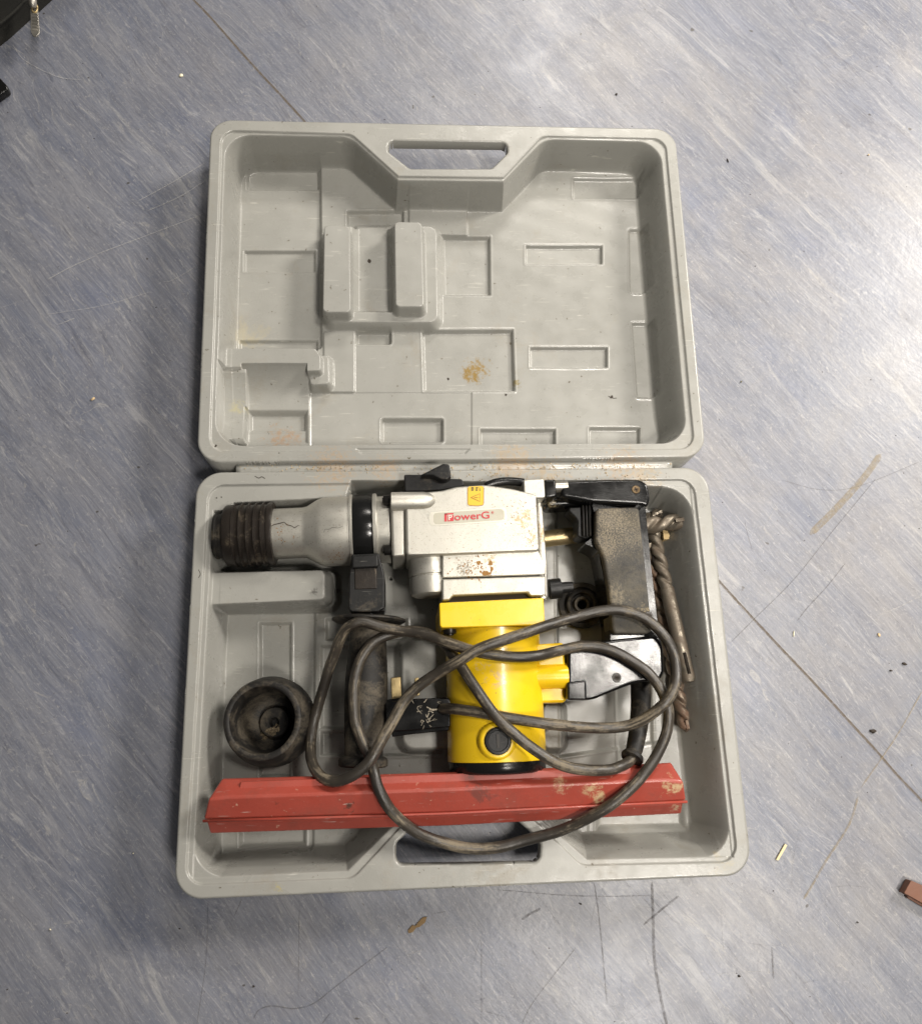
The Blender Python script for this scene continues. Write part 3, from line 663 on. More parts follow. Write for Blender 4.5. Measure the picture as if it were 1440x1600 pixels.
# ------------------------------------------------------------------ rotary hammer
ham = thing('rotary_hammer', 'yellow and silver rotary hammer with black handles in the grey case, cord coiled on it', 'rotary hammer', W(720, 950, 10))
ZA = 50
A0 = W(337, 838, ZA); A1 = W(612, 827, ZA); LX = 612 - 337
def tx(px): return (px - 337) / LX
ribs = [(tx(352), 21), (tx(354), 24.5), (tx(357), 25.5), (tx(366), 25.8)]
for k, x in enumerate((368, 379, 390, 401, 412)):
    ribs += [(tx(x), 26.0), (tx(x + .8), 26.6), (tx(x + 2.6), 26.6), (tx(x + 3.4), 25.0), (tx(x + 8), 25.0)]
ribs += [(tx(421), 26.2), (tx(425), 26.5), (tx(428.5), 26.2), (tx(429), 20)]
lathe('chuck_collar', A0, A1, [(tx(337), 13), (tx(337.4), 18.5), (tx(341), 19.4), (tx(343), 18.4), (tx(346), 18.4), (tx(349), 19.5), (tx(353), 19.5)], M['rubber'], ham)
lathe('chuck_sleeve', A0, A1, ribs, M['chuck'], ham, 96)
nose = lathe('nose_housing', A0, A1, [(tx(420), 20), (tx(427), 21), (tx(473), 21.2), (tx(480), 22), (tx(496), 27), (tx(506), 28.8), (tx(545), 29.2), (tx(547), 29.2), (tx(547.4), 30.6), (tx(550.5), 30.8), (tx(552), 30)], M['silver'], ham, 96)
lathe('clamp_band', A0, A1, [(tx(551), 24), (tx(551.5), 29.4), (tx(556), 30.2), (tx(578), 30.2), (tx(583), 29.4), (tx(584), 24)], M['gloss'], ham, 96)
lathe('rear_collar', A0, A1, [(tx(583), 25), (tx(583.5), 30.6), (tx(588), 30.8), (tx(590), 30), (tx(590.5), 28), (tx(609), 28.4)], M['silver'], ham, 96)
# gear housing
fp = prism('front_plate', [(609, 769), (632, 767), (633, 869), (612, 870)], 18, 80, M['silver'], ham, 2.4, 4)
hs = prism('gear_housing', [(632.5, 771), (690, 766), (712, 760), (758, 757), (800, 763), (838, 772), (843, 861), (692, 867), (634, 868)], 16, 83, M['silver'], ham, 9, 7, round_=6)
gb = prism('gear_base', [(690, 864), (839, 856), (852, 884), (853, 898), (690, 903)], 14, 78.5, M['silver'], ham, 6, 5, round_=4)
gb2 = prism('gear_base_rim', [(690, 904.5), (853, 899.5), (853, 931), (828, 932), (824, 926), (707, 931), (702, 938), (690, 939)], 14, 78.5, M['silver'], ham, 2.2, 3)
lathe('bearing_bulge', W(671, 846, 58), W(676, 932, 58), [(0, 10), (.03, 17), (.06, 18.6), (.63, 18.6), (.64, 17.6), (.665, 17.6), (.675, 18.6), (.9, 18.4), (.97, 17.2), (1, 14.5)], M['silver'], ham, 72)
prism('gear_side_skirt', [(644, 868), (690, 866), (690, 930), (662, 924), (646, 900)], 14, 50, M['silver'], ham, 5, 3)
prism('vent_slot', [(700, 920), (828, 916), (832, 944), (700, 948)], 20, 72, M['crack'], ham, 1)
for (x0, y, x1, z, r) in ((610, 784, 682, 80, 7.8),):
    lathe('screw_boss', W(x0, y, z), W(x1, y - 1, z), [(0, r - 1), (.02, r), (.72, r), (.86, r * .86), (.95, r * .55), (1, .5)], M['silver'], ham, 32)
def screw(a, b, r, mat=None, parent=ham, name='cap_screw'):
    o = lathe(name, a, b, [(0, r * .55), (.12, r * .55), (.13, r * .9), (.2, r), (1, r)], mat or M['screwblack'], parent, 24); return o
screw(W(597, 782, 76), W(611, 781, 76), 4.3); screw(W(598, 860, 72), W(612, 859, 72), 4.3)
screw(W(703, 993, 76), W(702, 975, 76), 5.2); screw(W(836, 984, 76), W(836, 970, 76), 4.6)
# rear corner block and strap of the rubber bearing
prism('corner_block', [(817, 749), (850, 747), (852, 778), (818, 779)], 50, 82, M['silver'], ham, 3, 4, round_=4)
prism('rear_flange', [(836, 772), (846, 772), (855, 880), (856, 935), (846, 936)], 20, 66, M['silver'], ham, 2, 2)
tube('dust_seal', catmull([W(758, 760, 70), W(775, 754, 70), W(795, 752, 70), W(818, 754, 70)], 6), 3.6, M['gloss'], ham)
# side clip with three slots
prism('side_clip', [(842, 893), (852, 893), (854, 936), (844, 937)], 40, 77, M['silver'], ham, 1.2, 2)
for k in range(2): prism('clip_bar', [(846 + 4 * k, 896), (848 + 4 * k, 896), (849.5 + 4 * k, 932), (847.5 + 4 * k, 932)], 60, 78.5, M['silver_dark'], ham, .4, 2)
# mode lever on top
prism('lever_base', [(631, 741), (664, 741), (664, 746), (722, 748), (726, 759), (690, 766), (632, 768)], 44, 70, M['black'], ham, 2, 3)
prism('mode_lever', [(656, 742), (692, 724), (702, 725), (705, 745), (698, 750), (688, 749), (676, 743)], 50, 80, M['black'], ham, 1.6, 3)
# motor
yc = prism('motor_collar', [(686, 942), (849, 934), (851, 973), (846, 977), (690, 981), (687, 978)], 10, 91, M['yellow'], ham, 6, 5, round_=3)
B0 = W(768, 960, ZA); B1 = W(777, 1207, ZA)
mb = lathe('motor_housing', B0, B1, [(0, 36), (.02, 38.4), (.5, 38.8), (.88, 39.2), (.925, 39.2), (.93, 38)], M['yellow'], ham, 128)
lathe('motor_end_cap', B0, B1, [(.925, 38.6), (.93, 38.9), (.975, 38.6), (.992, 37.2), (1.0, 34)], M['gloss'], ham, 128)
# brush holder
bm_ = bvh_of([mb, yc]); bp = onto(bm_, 777, 1158, 0); bd = Vector((0.02, -.0, 1)).normalized()
lathe('brush_holder', bp - bd * .006, bp + bd * .0022, [(0, 15), (.6, 14.6), (.85, 13.6), (.98, 12.4), (1.0, 11.4)], M['yellow'], ham)
bcap = lathe('brush_cap', bp - bd * .001, bp + bd * .0042, [(0, 10.2), (.8, 10.2), (.95, 9.6), (1, 8.4), (1.0, 7.9), (.82, 7.4)], M['black'], ham)
sl = bp + bd * .0036
mesh('slot', [(sl.x - .0011, sl.y - .005, sl.z + .0004), (sl.x + .0011, sl.y - .005, sl.z + .0004), (sl.x + .0011, sl.y + .005, sl.z + .0004), (sl.x - .0011, sl.y + .005, sl.z + .0004),
              (sl.x - .0011, sl.y - .005, sl.z - .0004), (sl.x + .0011, sl.y - .005, sl.z - .0004), (sl.x + .0011, sl.y + .005, sl.z - .0004), (sl.x - .0011, sl.y + .005, sl.z - .0004)],
     [[0, 1, 2, 3], [4, 5, 6, 7], [0, 1, 5, 4], [1, 2, 6, 5], [2, 3, 7, 6], [3, 0, 4, 7]], M['screwblack'], bcap, False)
# sockets on the right of the motor
prism('motor_socket', [(835, 1007), (880, 1004), (883, 1040), (840, 1042)], 30, 70, M['yellow'], ham, 2, 3)
lathe('motor_socket', W(818, 1058, 62), W(885, 1056, 62), [(0, 9), (.25, 10), (1, 10.2)], M['yellow'], ham, 32)
prism('motor_socket', [(836, 1040), (884, 1039), (885, 1098), (842, 1099)], 26, 62, M['yellow'], ham, 3, 3)
# rear handle
prism('isolator_block', [(849.5, 749), (868, 748), (870, 776), (851, 778)], 46, 80, M['gloss'], ham, 2, 3)
lathe('isolator_pin', W(864, 761, 72), W(886, 760, 72), [(0, 4.6), (1, 4.6)], M['silver_dark'], ham, 24)
tb = prism('handle_top_bar', [(877, 752), (950, 749), (1000, 749), (1012, 756), (1016, 780), (1012, 792), (1000, 788), (925, 784), (877, 776)], 34, 76, M['gloss'], ham, 4.5, 4, round_=6)
prism('handle_under_bar', [(850, 776), (930, 776), (930, 800), (915, 788), (856, 792)], 34, 60, M['gloss'], ham, 3, 3)
gf = prism('handle_frame', [(922, 775), (1010, 775), (1011, 800), (1019, 880), (1031, 985), (1036, 1010), (955, 1010), (955, 980), (945, 905), (936, 860), (925, 852), (912, 848), (928, 838), (930, 800)], 30, 63, M['gloss'], ham, 12, 8, round_=7, zref=67)
gp = prism('grip', [(931, 794), (998, 791), (1002, 830), (1010, 900), (1019, 985), (1012, 990), (958, 990), (950, 915), (942, 868), (934, 853), (930, 845)], 40, 72, M['grip'], ham, 8, 7, round_=7)
hb = prism('handle_bracket', [(886, 1008), (930, 1004), (965, 998), (1030, 992), (1036, 1010), (1038, 1052), (1030, 1064), (1000, 1066), (985, 1070), (960, 1080), (925, 1094), (886, 1094)], 30, 71, M['gloss'], ham, 9, 7, round_=8)
lathe('bracket_plug', W(882, 1048, 58), W(915, 1047, 58), [(0, 9.2), (.7, 9.2), (.8, 8.2), (.82, 4), (1, 4)], M['gloss'], ham, 32)
prism('bracket_band', [(885.5, 1066), (916, 1062), (917, 1094), (886, 1094)], 34, 72.6, M['gloss'], ham, 2, 3)
tr = prism('trigger', [(896, 792), (924, 790), (926, 838), (914, 842), (901, 838), (902, 812), (888, 798), (889, 792)], 40, 62, M['black'], ham, 2.2, 3, round_=5)
for k in range(3): prism('trigger_boot', [(909 + 5 * k, 789), (912.5 + 5 * k, 789), (914 + 5 * k, 838), (910.5 + 5 * k, 838)], 38, 66, M['rubber'], ham, .9, 2)
bh = bvh_of([tb, gf, hb, gp])
def cross_screw(px, py, r, mat):
    p = onto(bh, px, py, 0, 74); o = lathe('cross_screw', p - Vector((0, 0, .003)), p + Vector((0, 0, .0006)), [(0, r), (.9, r), (1, r * .9), (1, r * .35), (.8, 0.01)], mat, ham, 24)
    for a in (.3, .3 + math.pi / 2):
        c, s = math.cos(a), math.sin(a); l = r * .55 / 1000; w2 = r * .12 / 1000; z = p.z + .0009
        mesh('screw_slot', [(p.x + c * l - s * w2, p.y + s * l + c * w2, z), (p.x + c * l + s * w2, p.y + s * l - c * w2, z), (p.x - c * l + s * w2, p.y - s * l - c * w2, z), (p.x - c * l - s * w2, p.y - s * l + c * w2, z)], [[0, 1, 2, 3]], M['crack'], o, False)
cross_screw(993, 765, 3.6, M['screwbrown']); cross_screw(963, 1059, 3.8, M['screwblack']); cross_screw(1013, 962, 3.6, M['screwblack'])
# depth stop knob
lathe('stop_knob', W(857, 921, 52), W(894, 917, 52), [(0, 6), (.02, 8.5), (.5, 8.5), (.52, 5), (1, 4.4)], M['black'], ham, 32)
# side handle
prism('clamp_block', [(549, 866), (592, 864), (601, 900), (601, 950), (590, 956), (548, 956), (544, 950), (545, 900)], 32, 74, M['black'], ham, 2.5, 3, round_=3)
prism('clamp_bolt_housing', [(553, 884), (588, 883), (589, 920), (554, 921)], 60, 74.8, M['chuck'], ham, 1, 2)
prism('clamp_yoke', [(549, 868), (591, 866), (592, 886), (549, 888)], 50, 79, M['black'], ham, 2, 3)
G0 = W(577, 950, 52); G1 = W(567, 1199, 52)
lathe('handle_neck', G0, G1, [(0, 13), (.09, 13)], M['gloss'], ham)
lathe('side_handle_flange', G0, G1, [(.06, 20), (.065, 27), (.075, 30), (.085, 30), (.10, 27), (.115, 18)], M['rubber'], ham, 96)
lathe('side_handle_grip', G0, G1, [(.09, 16), (.14, 15), (.2, 14.6), (.3, 15.6), (.45, 17), (.6, 17.2), (.75, 16.2), (.88, 15), (.93, 15.4), (.945, 18.6), (.96, 19.4), (.99, 19.4), (1.0, 17.5)], M['rubber'], ham, 72)
# printed plate and sticker
hv_ = bvh_of([hs, gb, gb2, fp])
lp = decal('name_plate', hv_, [(670.4, 800.5), (791, 792.5), (792.6, 815), (671, 822)], M['labelsilver'], ham, 12, 4, .25, .04)
decal('plate_print_field', hv_, [(676, 802), (787, 794.8), (788, 812.5), (677, 819.5)], M['labelplate'], lp, 12, 4, .45, .06)
decal('plate_accent', hv_, [(674, 801.5), (676.3, 801.4), (676.8, 819.6), (674.6, 819.8)], M['ink_white'], lp, 1, 4, .5)
def text_on(body, px, py, size_mm, mat, parent, zoff, bvh, angle=0, bold=.03, name='lettering', shear=0, xs=1):
    cu = bpy.data.curves.new('lettering', 'FONT'); cu.body = body; cu.size = size_mm / 1000; cu.offset = bold * size_mm / 1000; cu.space_character = 1.02; cu.shear = shear
    tmp = bpy.data.objects.new('tmp', cu); COL.objects.link(tmp); dg = bpy.context.evaluated_depsgraph_get(); me = bpy.data.meshes.new_from_object(tmp.evaluated_get(dg))
    bpy.data.objects.remove(tmp); p = onto(bvh, px, py, 0, 84)
    me.transform(Matrix.Translation((p.x, p.y, p.z + zoff / 1000)) @ Matrix.Rotation(angle, 4, 'Z') @ Matrix.Scale(xs, 4, (1, 0, 0)))
    return link(name, me, mat, parent, False)
pa, pb = onto(hv_, 676, 815), onto(hv_, 788, 808); ang = math.atan2(pb.y - pa.y, pb.x - pa.x)
def blk(x0, y0, x1, y1, name='red_mark', mat=None, off=.62): return decal(name, hv_, [(x0, y0), (x1, y0 - (x1 - x0) * .066), (x1, y1 - (x1 - x0) * .066), (x0, y1)], mat or M['ink_red'], lp, 1, 1, off)
blk(694, 802.6, 698, 815.2); blk(694, 802.6, 708.5, 804.8); blk(699.2, 805.6, 708.5, 815)
text_on('P', 700.2, 813.2, 6.4, M['ink_white'], lp, .9, hv_, ang, .02)
text_on('owerG', 709.6, 813.4, 8.2, M['ink_red'], lp, .9, hv_, ang, .012, xs=1.22)
text_on('®', 767.5, 803.0, 2.6, M['ink_red'], lp, .9, hv_, ang, .01)
sk = decal('warning_sticker', hv_, [(730, 760.5), (756, 759.5), (755.5, 790), (730, 790.5)], M['sticker'], ham, 10, 14, .25, .10)
strokes('sticker_triangle', hv_, [([(735.5, 777.5), (749.5, 771.5), (749.5, 783.8), (735.5, 777.5)], .9), ([(740.5, 777.6), (746, 777.6)], .9), ([(747.2, 777.6), (748.2, 777.6)], .9)], M['ink_brown'], sk, .5)
L = []
for k, (x0, x1) in enumerate(((736, 740.5), (743, 747.5), (748.5, 750.5))):
    for j in range(3): L.append(([(x0, 762.2 + 2.0 * j), (x1 - random.random() * 1.5, 762.2 + 2.0 * j)], 1.25))
strokes('sticker_lines', hv_, L, M['ink_black'], sk, .5)
strokes('sticker_border', hv_, [(cm([(730.6, 762), (730.6, 785), (732, 789), (740, 790.3), (748, 790.3), (754, 789), (755.3, 785), (755.5, 762)], 3), .7)], M['ink_brown'], sk, .45)
patches('rust_flake', hv_, [blotch(747, 880, 3.4, 12, .4), blotch(766, 880, 4, 12, .4, .9, 1), blotch(768, 889, 3, 12, .4, .7, 1.4), blotch(758, 895, 4.5, 12, .35, 1.3, .8), blotch(764, 897, 3.5, 10, .4), blotch(751, 893, 2, 9, .4),
                             blotch(747, 870, 1.4, 8, .5), blotch(755, 868, 1.3, 8, .5), blotch(743, 869, 1.2, 8, .5)] , M['rustspot'], ham, .3, 79)
patches('paint_chip', hv_, [blotch(random.gauss(735, 26), random.gauss(888, 9), random.uniform(.4, 1.3), 7, .5) for _ in range(70)] + [blotch(741, 889, 1.8, 8, .5, .6, 1.6), blotch(748, 905, 2.4, 8, .4, .5, 1.6, -.4)] +
        [blotch(random.gauss(820, 14), random.gauss(800, 16), random.uniform(.3, .9), 6, .5, 1.8, .6, .6) for _ in range(60)] + [blotch(random.gauss(828, 7), random.gauss(842, 7), random.uniform(.3, .9), 6, .5, 1.5, .6, 1) for _ in range(36)], M['rustspot'], ham, .3, 79)
hn = bvh_of([nose])
strokes('paint_crack', hn, [([(422, 823), (428, 820), (436, 818), (444, 816), (448, 820), (456, 822), (460, 825), (466, 821), (469, 822)], [.9, 1.2, 1.5, .9, 1.6, .9, 1.6, .8, .4]),
                            (cm([(506, 832), (508, 827), (514, 827), (520, 824), (528, 825), (536, 822)], 3), .5), (cm([(440, 840), (443, 845), (440, 850)], 3), .5)], M['crack'], ham, .2)
patches('nose_grime', hn, [blotch(random.gauss(440, 12), random.gauss(838, 12), random.uniform(.4, 1.1), 6, .5) for _ in range(26)] + [blotch(random.gauss(525, 9), random.gauss(868, 6), random.uniform(.3, .8), 6, .5) for _ in range(45)], M['rustspot'], ham, .2)

# ------------------------------------------------------------------ power cord (stays on the hammer) with its plug
boot = catmull([W(1000, 1050, 48), W(1001, 1090, 52), W(998, 1130, 58), W(992, 1165, 66), W(987, 1184, 70)], 8)
tube('cord_sleeve', boot, [8.4 if k < 8 else 8.2 - 2.2 * (k - 8) / (len(boot) - 9) for k in range(len(boot))], M['rubber'], ham, 24)
lathe('sleeve_collar', W(989, 1180, 69), W(986, 1187, 71), [(0, 6), (.1, 8.4), (.5, 9), (.9, 8.4), (1, 6)], M['rubber'], ham)
cp = [(989, 1178, 69), (983, 1189, 73), (968, 1198, 79), (949, 1204, 82), (913, 1203, 86), (877, 1195, 90), (840, 1176, 94), (804, 1148, 97), (768, 1110, 97), (732, 1060, 93), (710, 1027, 86), (693, 1004, 78), (672, 992, 72), (645, 986, 70),
      (614, 990, 72), (584, 1003, 74), (563, 1034, 76), (553, 1075, 78), (554, 1122, 78), (564, 1153, 77), (578, 1184, 78), (584, 1209, 82), (595, 1240, 83), (614, 1271, 78), (645, 1297, 70), (676, 1312, 64), (714, 1323, 61),
      (750, 1326, 60), (786, 1323, 60), (822, 1313, 61), (877, 1297, 66), (931, 1272, 78), (967, 1248, 82), (1003, 1213, 82), (1028, 1176, 78), (1042, 1138, 76), (1044, 1108, 78), (1033, 1080, 78), (1014, 1054, 78), (985, 1031, 78), (949, 1014, 78), (913, 1010, 78),
      (877, 1016, 80), (840, 1024, 92), (804, 1027, 96), (768, 1023, 97), (732, 1015, 97), (696, 1003, 92), (660, 991, 85), (630, 986, 81), (598, 980, 80), (567, 972, 81), (551, 975, 80), (539, 985, 76), (527, 1009, 68), (514, 1044, 58), (501, 1091, 48),
      (489, 1131, 44), (485, 1165, 50), (489, 1194, 64), (501, 1214, 74), (520, 1221, 80), (542, 1216, 84), (567, 1200, 87), (584, 1180, 88), (598, 1153, 87), (614, 1125, 86), (639, 1087, 88), (676, 1056, 94), (718, 1032, 105), (750, 1014, 108), (786, 1000, 107),
      (840, 982, 98), (895, 966, 84), (935, 955, 81), (967, 953, 80), (1003, 964, 79), (1032, 988, 79), (1050, 1017, 78), (1056, 1049, 82), (1052, 1075, 86), (1043, 1093, 88), (1026, 1110, 86), (1000, 1127, 80), (967, 1136, 76), (913, 1137, 80), (858, 1132, 90), (804, 1123, 91),
      (762, 1116, 91), (730, 1111, 86), (706, 1107, 74), (690, 1107, 62)]
path = catmull([W(*p) for p in cp], 6)
path = [p + Vector((math.sin(i * .37) * .3 + math.sin(i * .91) * .1, math.cos(i * .33) * .25, math.sin(i * .61) * .2)) / 1000 for i, p in enumerate(path)]
cord = tube('power_cord', path, 4.25, M['cable'], ham, 16)
pl = prism('plug', [(601, 1098), (640, 1092), (700, 1090), (705, 1096), (704, 1136), (640, 1142), (603, 1144)], 22, 62, M['gloss'], cord, 3.5, 4, round_=4)
prism('plug_base', [(612, 1140), (700, 1133), (707, 1136), (705, 1141), (640, 1148), (612, 1152)], 24, 58, M['gloss'], cord, 1, 2)
prism('plug_face', [(598, 1094), (636, 1088), (636, 1112), (600, 1118)], 26, 56, M['gloss'], cord, 2, 3)
prism('cord_grip', [(690, 1099), (712, 1102), (712, 1114), (690, 1118)], 50, 66, M['gloss'], cord, 2, 3)
for (x0, x1, y0, y1) in ((610, 628, 1057, 1100), (647, 656, 1058, 1086)):
    prism('plug_pin', [(x0, y0 + 2), (x1 - 2, y0), (x1, y1), (x0 + 2, y1 + 3)], 46, 51, M['brass'], pl, .8, 2)
bp_ = bvh_of([pl])
strokes('plug_scratch', bp_, [(cm([(random.uniform(640, 692), random.uniform(1094, 1138)) for _ in range(2)], 3), random.uniform(.3, .9)) for _ in range(0)] + [(cm([(x, y), (x + random.gauss(0, 4), y + random.gauss(0, 3)), (x + random.gauss(0, 7), y + random.gauss(0, 6))], 3), random.uniform(.4, 1.3)) for x, y in [(random.uniform(646, 694), random.uniform(1096, 1134)) for _ in range(20)]], dirtmark('plug_dirt', (.5, .44, .34), .9), pl, .15)

# ------------------------------------------------------------------ rubber cups
cup = thing('rubber_cup', 'large hollow black rubber cup with a centre hole standing in the left of the case', 'rubber cup', W(420, 1130, 8))
c0 = W(434, 1130, 8); c1 = W(409, 1125, 56)
prof = [(.0, 22), (.02, 28), (.12, 34), (.35, 36), (.55, 36), (.8, 33.5), (.93, 31.5), (.985, 30.8), (1.0, 29.5), (1.0, 27.2), (.985, 26.2), (.95, 25.8), (.6, 25.2), (.22, 23), (.12, 19.5), (.09, 14), (.20, 12.6), (.23, 11.8), (.23, 4.2), (.21, 3.6), (.1, 3.6)]
lathe('cup_body', c0, c1, prof, M['rubber'], cup, 96)
cdr = (c1 - c0).normalized(); 
bc = bvh_of([o for o in cup.children])
patches('mud_smear', bc, [blotch(421, 1147, 9, 16, .3, 1.5, .8, -.4), blotch(432, 1138, 5, 12, .4, 1, 1.4, .3)], dirtmark('dried_mud', (.30, .235, .15), .9, 500), cup, .3)
ring = thing('rubber_ring', 'small black rubber disc with a hollow hub lying between motor and rear handle', 'rubber ring', W(910, 945, 8))
r0 = W(909, 947, 9); r1 = W(909, 944, 22)
lathe('disc', r0, r1, [(0, 17), (.05, 20), (.4, 20.4), (.5, 19.6), (.52, 16), (.35, 15), (.35, 13.5), (.8, 13), (.85, 12), (.85, 10.5), (.6, 9.5), (.6, 7.5), (.95, 7), (1, 6.4), (1, 4.8), (.9, 4.2), (0, 4.2)], M['rubber'], ring, 64)

# ------------------------------------------------------------------ drill bits
def drill(label, a, b, r, flute_to, mat, mat2, turns, flip=False, tip=True, slots=True, name='drill_bit'):
    a = Vector(a); b = Vector(b); ax = (b - a); L = ax.length; ax.normalize()
    th = thing(name, label, 'drill bit', (a + b) / 2, 'masonry drill bits loose in the case')
    u = ax.cross(Vector((0, 0, 1))).normalized(); v = u.cross(ax).normalized(); vs = []; fs = []; seg = 48; N = 150
    for i in range(N + 1):
        t = i / N * flute_to; c = a + ax * (L * t); k = min(1, max(0, (flute_to - t) / .04)); tp = 1
        if tip: tp = min(1, .3 + t * L / (r / 1000) * 1.5)
        for j in range(seg):
            ph = 2 * math.pi * j / seg; q = math.cos(ph) ; rr = r * (1 - k * .46 * max(0, abs(q)) ** 5) * tp
            w_ = ph + turns * 2 * math.pi * t / flute_to
            vs.append(c + (u * math.cos(w_) + v * math.sin(w_)) * rr / 1000)
    for i in range(N):
        for j in range(seg): j2 = (j + 1) % seg; fs.append([i * seg + j, i * seg + j2, (i + 1) * seg + j2, (i + 1) * seg + j])
    fs.append(list(range(seg))[::-1]); fs.append([N * seg + j for j in range(seg)])
    mesh('flutes', vs, fs, mat, th)
    if tip:
        c = a - ax * .0012; e_ = (u * math.cos(math.pi / 2) + v * math.sin(math.pi / 2)); f_ = ax.cross(e_); R1 = r * 1.08 / 1000; w1 = r * .2 / 1000; q = []
        for sgn in (-1, 1): q += [c + f_ * w1 * sgn, c + ax * .003 + e_ * R1 + f_ * w1 * sgn, c + ax * .010 + e_ * R1 * .95 + f_ * w1 * sgn, c + ax * .010 - e_ * R1 * .95 + f_ * w1 * sgn, c + ax * .003 - e_ * R1 + f_ * w1 * sgn]
        mesh('carbide_tip', q, [[0, 1, 2, 3, 4], [9, 8, 7, 6, 5]] + [[i, (i + 1) % 5, 5 + (i + 1) % 5, 5 + i] for i in range(5)], mat, th, False)
    if flute_to < 1:
        s = a + ax * L * (flute_to - .005)
        sh = lathe('shank', s, b, [(0, r * .92), (.02, r), (.5, r), (.97, r), (1, r * .8)], mat2, th, 32)
        if slots:
            p = b - ax * .024; q2 = b - ax * .006
            for k in (-1, 1): tube('shank_slot', [p + v * (r / 1000 - .0006) + u * .0, q2 + v * (r / 1000 - .0006)], 1.6, M['crack'], sh, 12)
    return th
drill('thick drill bit lying crosswise under the black rear handle, its fluted tip to the right', W(1068, 814, 36), W(845, 843, 26), 7.4, .55, M['rust'], M['gold_shank'], 2.0, slots=False)
drill('brown drill bit leaning along the right of the handle with its slotted shank end down', W(1018, 822, 22), W(1076, 1066, 38), 6.1, .42, M['rust'], M['rust'], 2.0, tip=False)
drill('rust-red drill bit behind the slotted shank one, its tip pointing down at the lower right', W(1072, 1142, 18), W(1012, 850, 18), 6.2, .93, M['rust_red'], M['rust'], 5)
drill('short dark drill bit end poking out above the crosswise bit beside the handle', W(1034, 800, 15), W(980, 822, 15), 5.0, .8, M['rust'], M['rust'], 1.5, slots=False)
o = prism('wood_chip', [(1035, 828), (1041, 826), (1046, 836), (1045, 842), (1037, 843)], 12, 24, M['wood'], None, .4, 2); tag(o, 'small yellow wood chip inside the case beside the drill bits', 'wood chip')

# ------------------------------------------------------------------ red box
rb = thing('red_box', 'long red plastic box lying tipped across the front of the grey case under the cord', 'plastic box', W(690, 1255, 50))
def bar(name, rows, mat, parent, bevel):
    """rows: for the left end and right end lists of (px,py,z) outlining the cross-section"""
    A = [W(*p) for p in rows[0]]; Bv = [W(*p) for p in rows[-1]]; n = len(A); vs = []; fs = []
    for r in rows: vs += [W(*p) for p in r]
    for k in range(len(rows) - 1):
        for i in range(n): i2 = (i + 1) % n; fs.append([k * n + i, k * n + i2, (k + 1) * n + i2, (k + 1) * n + i])
    fs.append(list(range(n))[::-1]); fs.append([(len(rows) - 1) * n + i for i in range(n)])
    o = mesh(name, vs, fs, mat, parent); bev(o, bevel, 4, 20); return o
# cover: back edge, ridge, seam, then inner side
bar('box_cover', [[(347, 1216, 66), (325, 1249, 78), (317.5, 1281, 70), (330, 1275, 50), (348, 1225, 45)],
                  [(352, 1216, 67), (356, 1246, 79.5), (352, 1280, 70.5), (352, 1275, 50), (352, 1225, 45)],
                  [(700, 1206, 67), (700, 1234, 79.5), (700, 1270, 70.5), (700, 1262, 50), (700, 1222, 45)],
                  [(1042, 1191, 67), (1040, 1219, 79.5), (1040, 1253, 70.5), (1040, 1246, 50), (1040, 1210, 45)],
                  [(1047, 1190, 66), (1068, 1222, 77), (1072, 1251, 70), (1058, 1246, 50), (1048, 1208, 45)]], M['red'], rb, 2.6)
bar('box_base', [[(322, 1276, 69.5), (324, 1286, 68.5), (328, 1303, 60), (335, 1292, 50), (335, 1270, 50)],
                 [(700, 1264, 69.5), (700, 1276, 68.5), (700, 1291, 60), (700, 1280, 50), (700, 1258, 50)],
                 [(1066, 1248, 69.5), (1066, 1258, 68.5), (1064, 1272, 60), (1058, 1262, 50), (1058, 1240, 50)]], M['red'], rb, 1.5)
tube('seam_lip', [W(317, 1283, 70), W(500, 1278, 70.5), W(700, 1271.5, 70.5), W(900, 1261, 70.5), W(1073, 1253, 70)], 1.1, M['red'], rb, 10)
prism('cover_panel', [(376, 1222), (985, 1199), (985, 1212), (372, 1240)], 70, 74, M['red'], rb, .5, 2)

# ------------------------------------------------------------------ things round the case
def cloth_mat():
    t = NT('dark_woven_fabric'); v = t.coord(); n = t.noise(v, 900, 2, .6); wv = t.noise(v, 12, 4)
    t.L(t.mix(t.mapr(wv, .3, .7), (.008, .008, .006), (.018, .017, .013)), t.b.inputs['Base Color']); t.b.inputs['Roughness'].default_value = .85; t.bump(n, .6, .0008); return t.m
M['cloth'] = cloth_mat()
bag = thing('fabric_bag', 'dark fabric bag at the top left corner with a metal zip pull', 'bag', W(-60, -80, 0))
n = 60; bv = []; bf = []
e0 = W(-60, 105, 20); corner = W(115, -25, 20); e1 = W(300, -330, 20)
ctr = W(-330, -330, 0)
for j in range(n + 1):
    for i in range(n + 1):
        # superellipsoid-like cushion
        a = i / n * 2 * math.pi; b = j / n * math.pi / 2
        ca, sa, cb, sb = math.cos(a), math.sin(a), math.cos(b), math.sin(b)
        sg = lambda z, e: math.copysign(abs(z) ** e, z)
        x = sg(ca, .35) * cb ** .3 * .20; y = sg(sa, .35) * cb ** .3 * .15; z = sb ** .6 * .13 + .0005
        z *= 1 + .16 * math.sin(x * 90 + y * 45) * math.sin(y * 77 + 1) ; k = 1 + .025 * math.sin(a * 14 + z * 90) + .01 * math.sin(a * 31 - z * 50)
        ang_ = math.radians(33); X_ = x * k * math.cos(ang_) - y * k * math.sin(ang_); Y_ = x * k * math.sin(ang_) + y * k * math.cos(ang_)
        bv.append((X_, Y_, z))
for j in range(n):
    for i in range(n): a = j * (n + 1) + i; bf.append([a, a + 1, a + n + 2, a + n + 1])
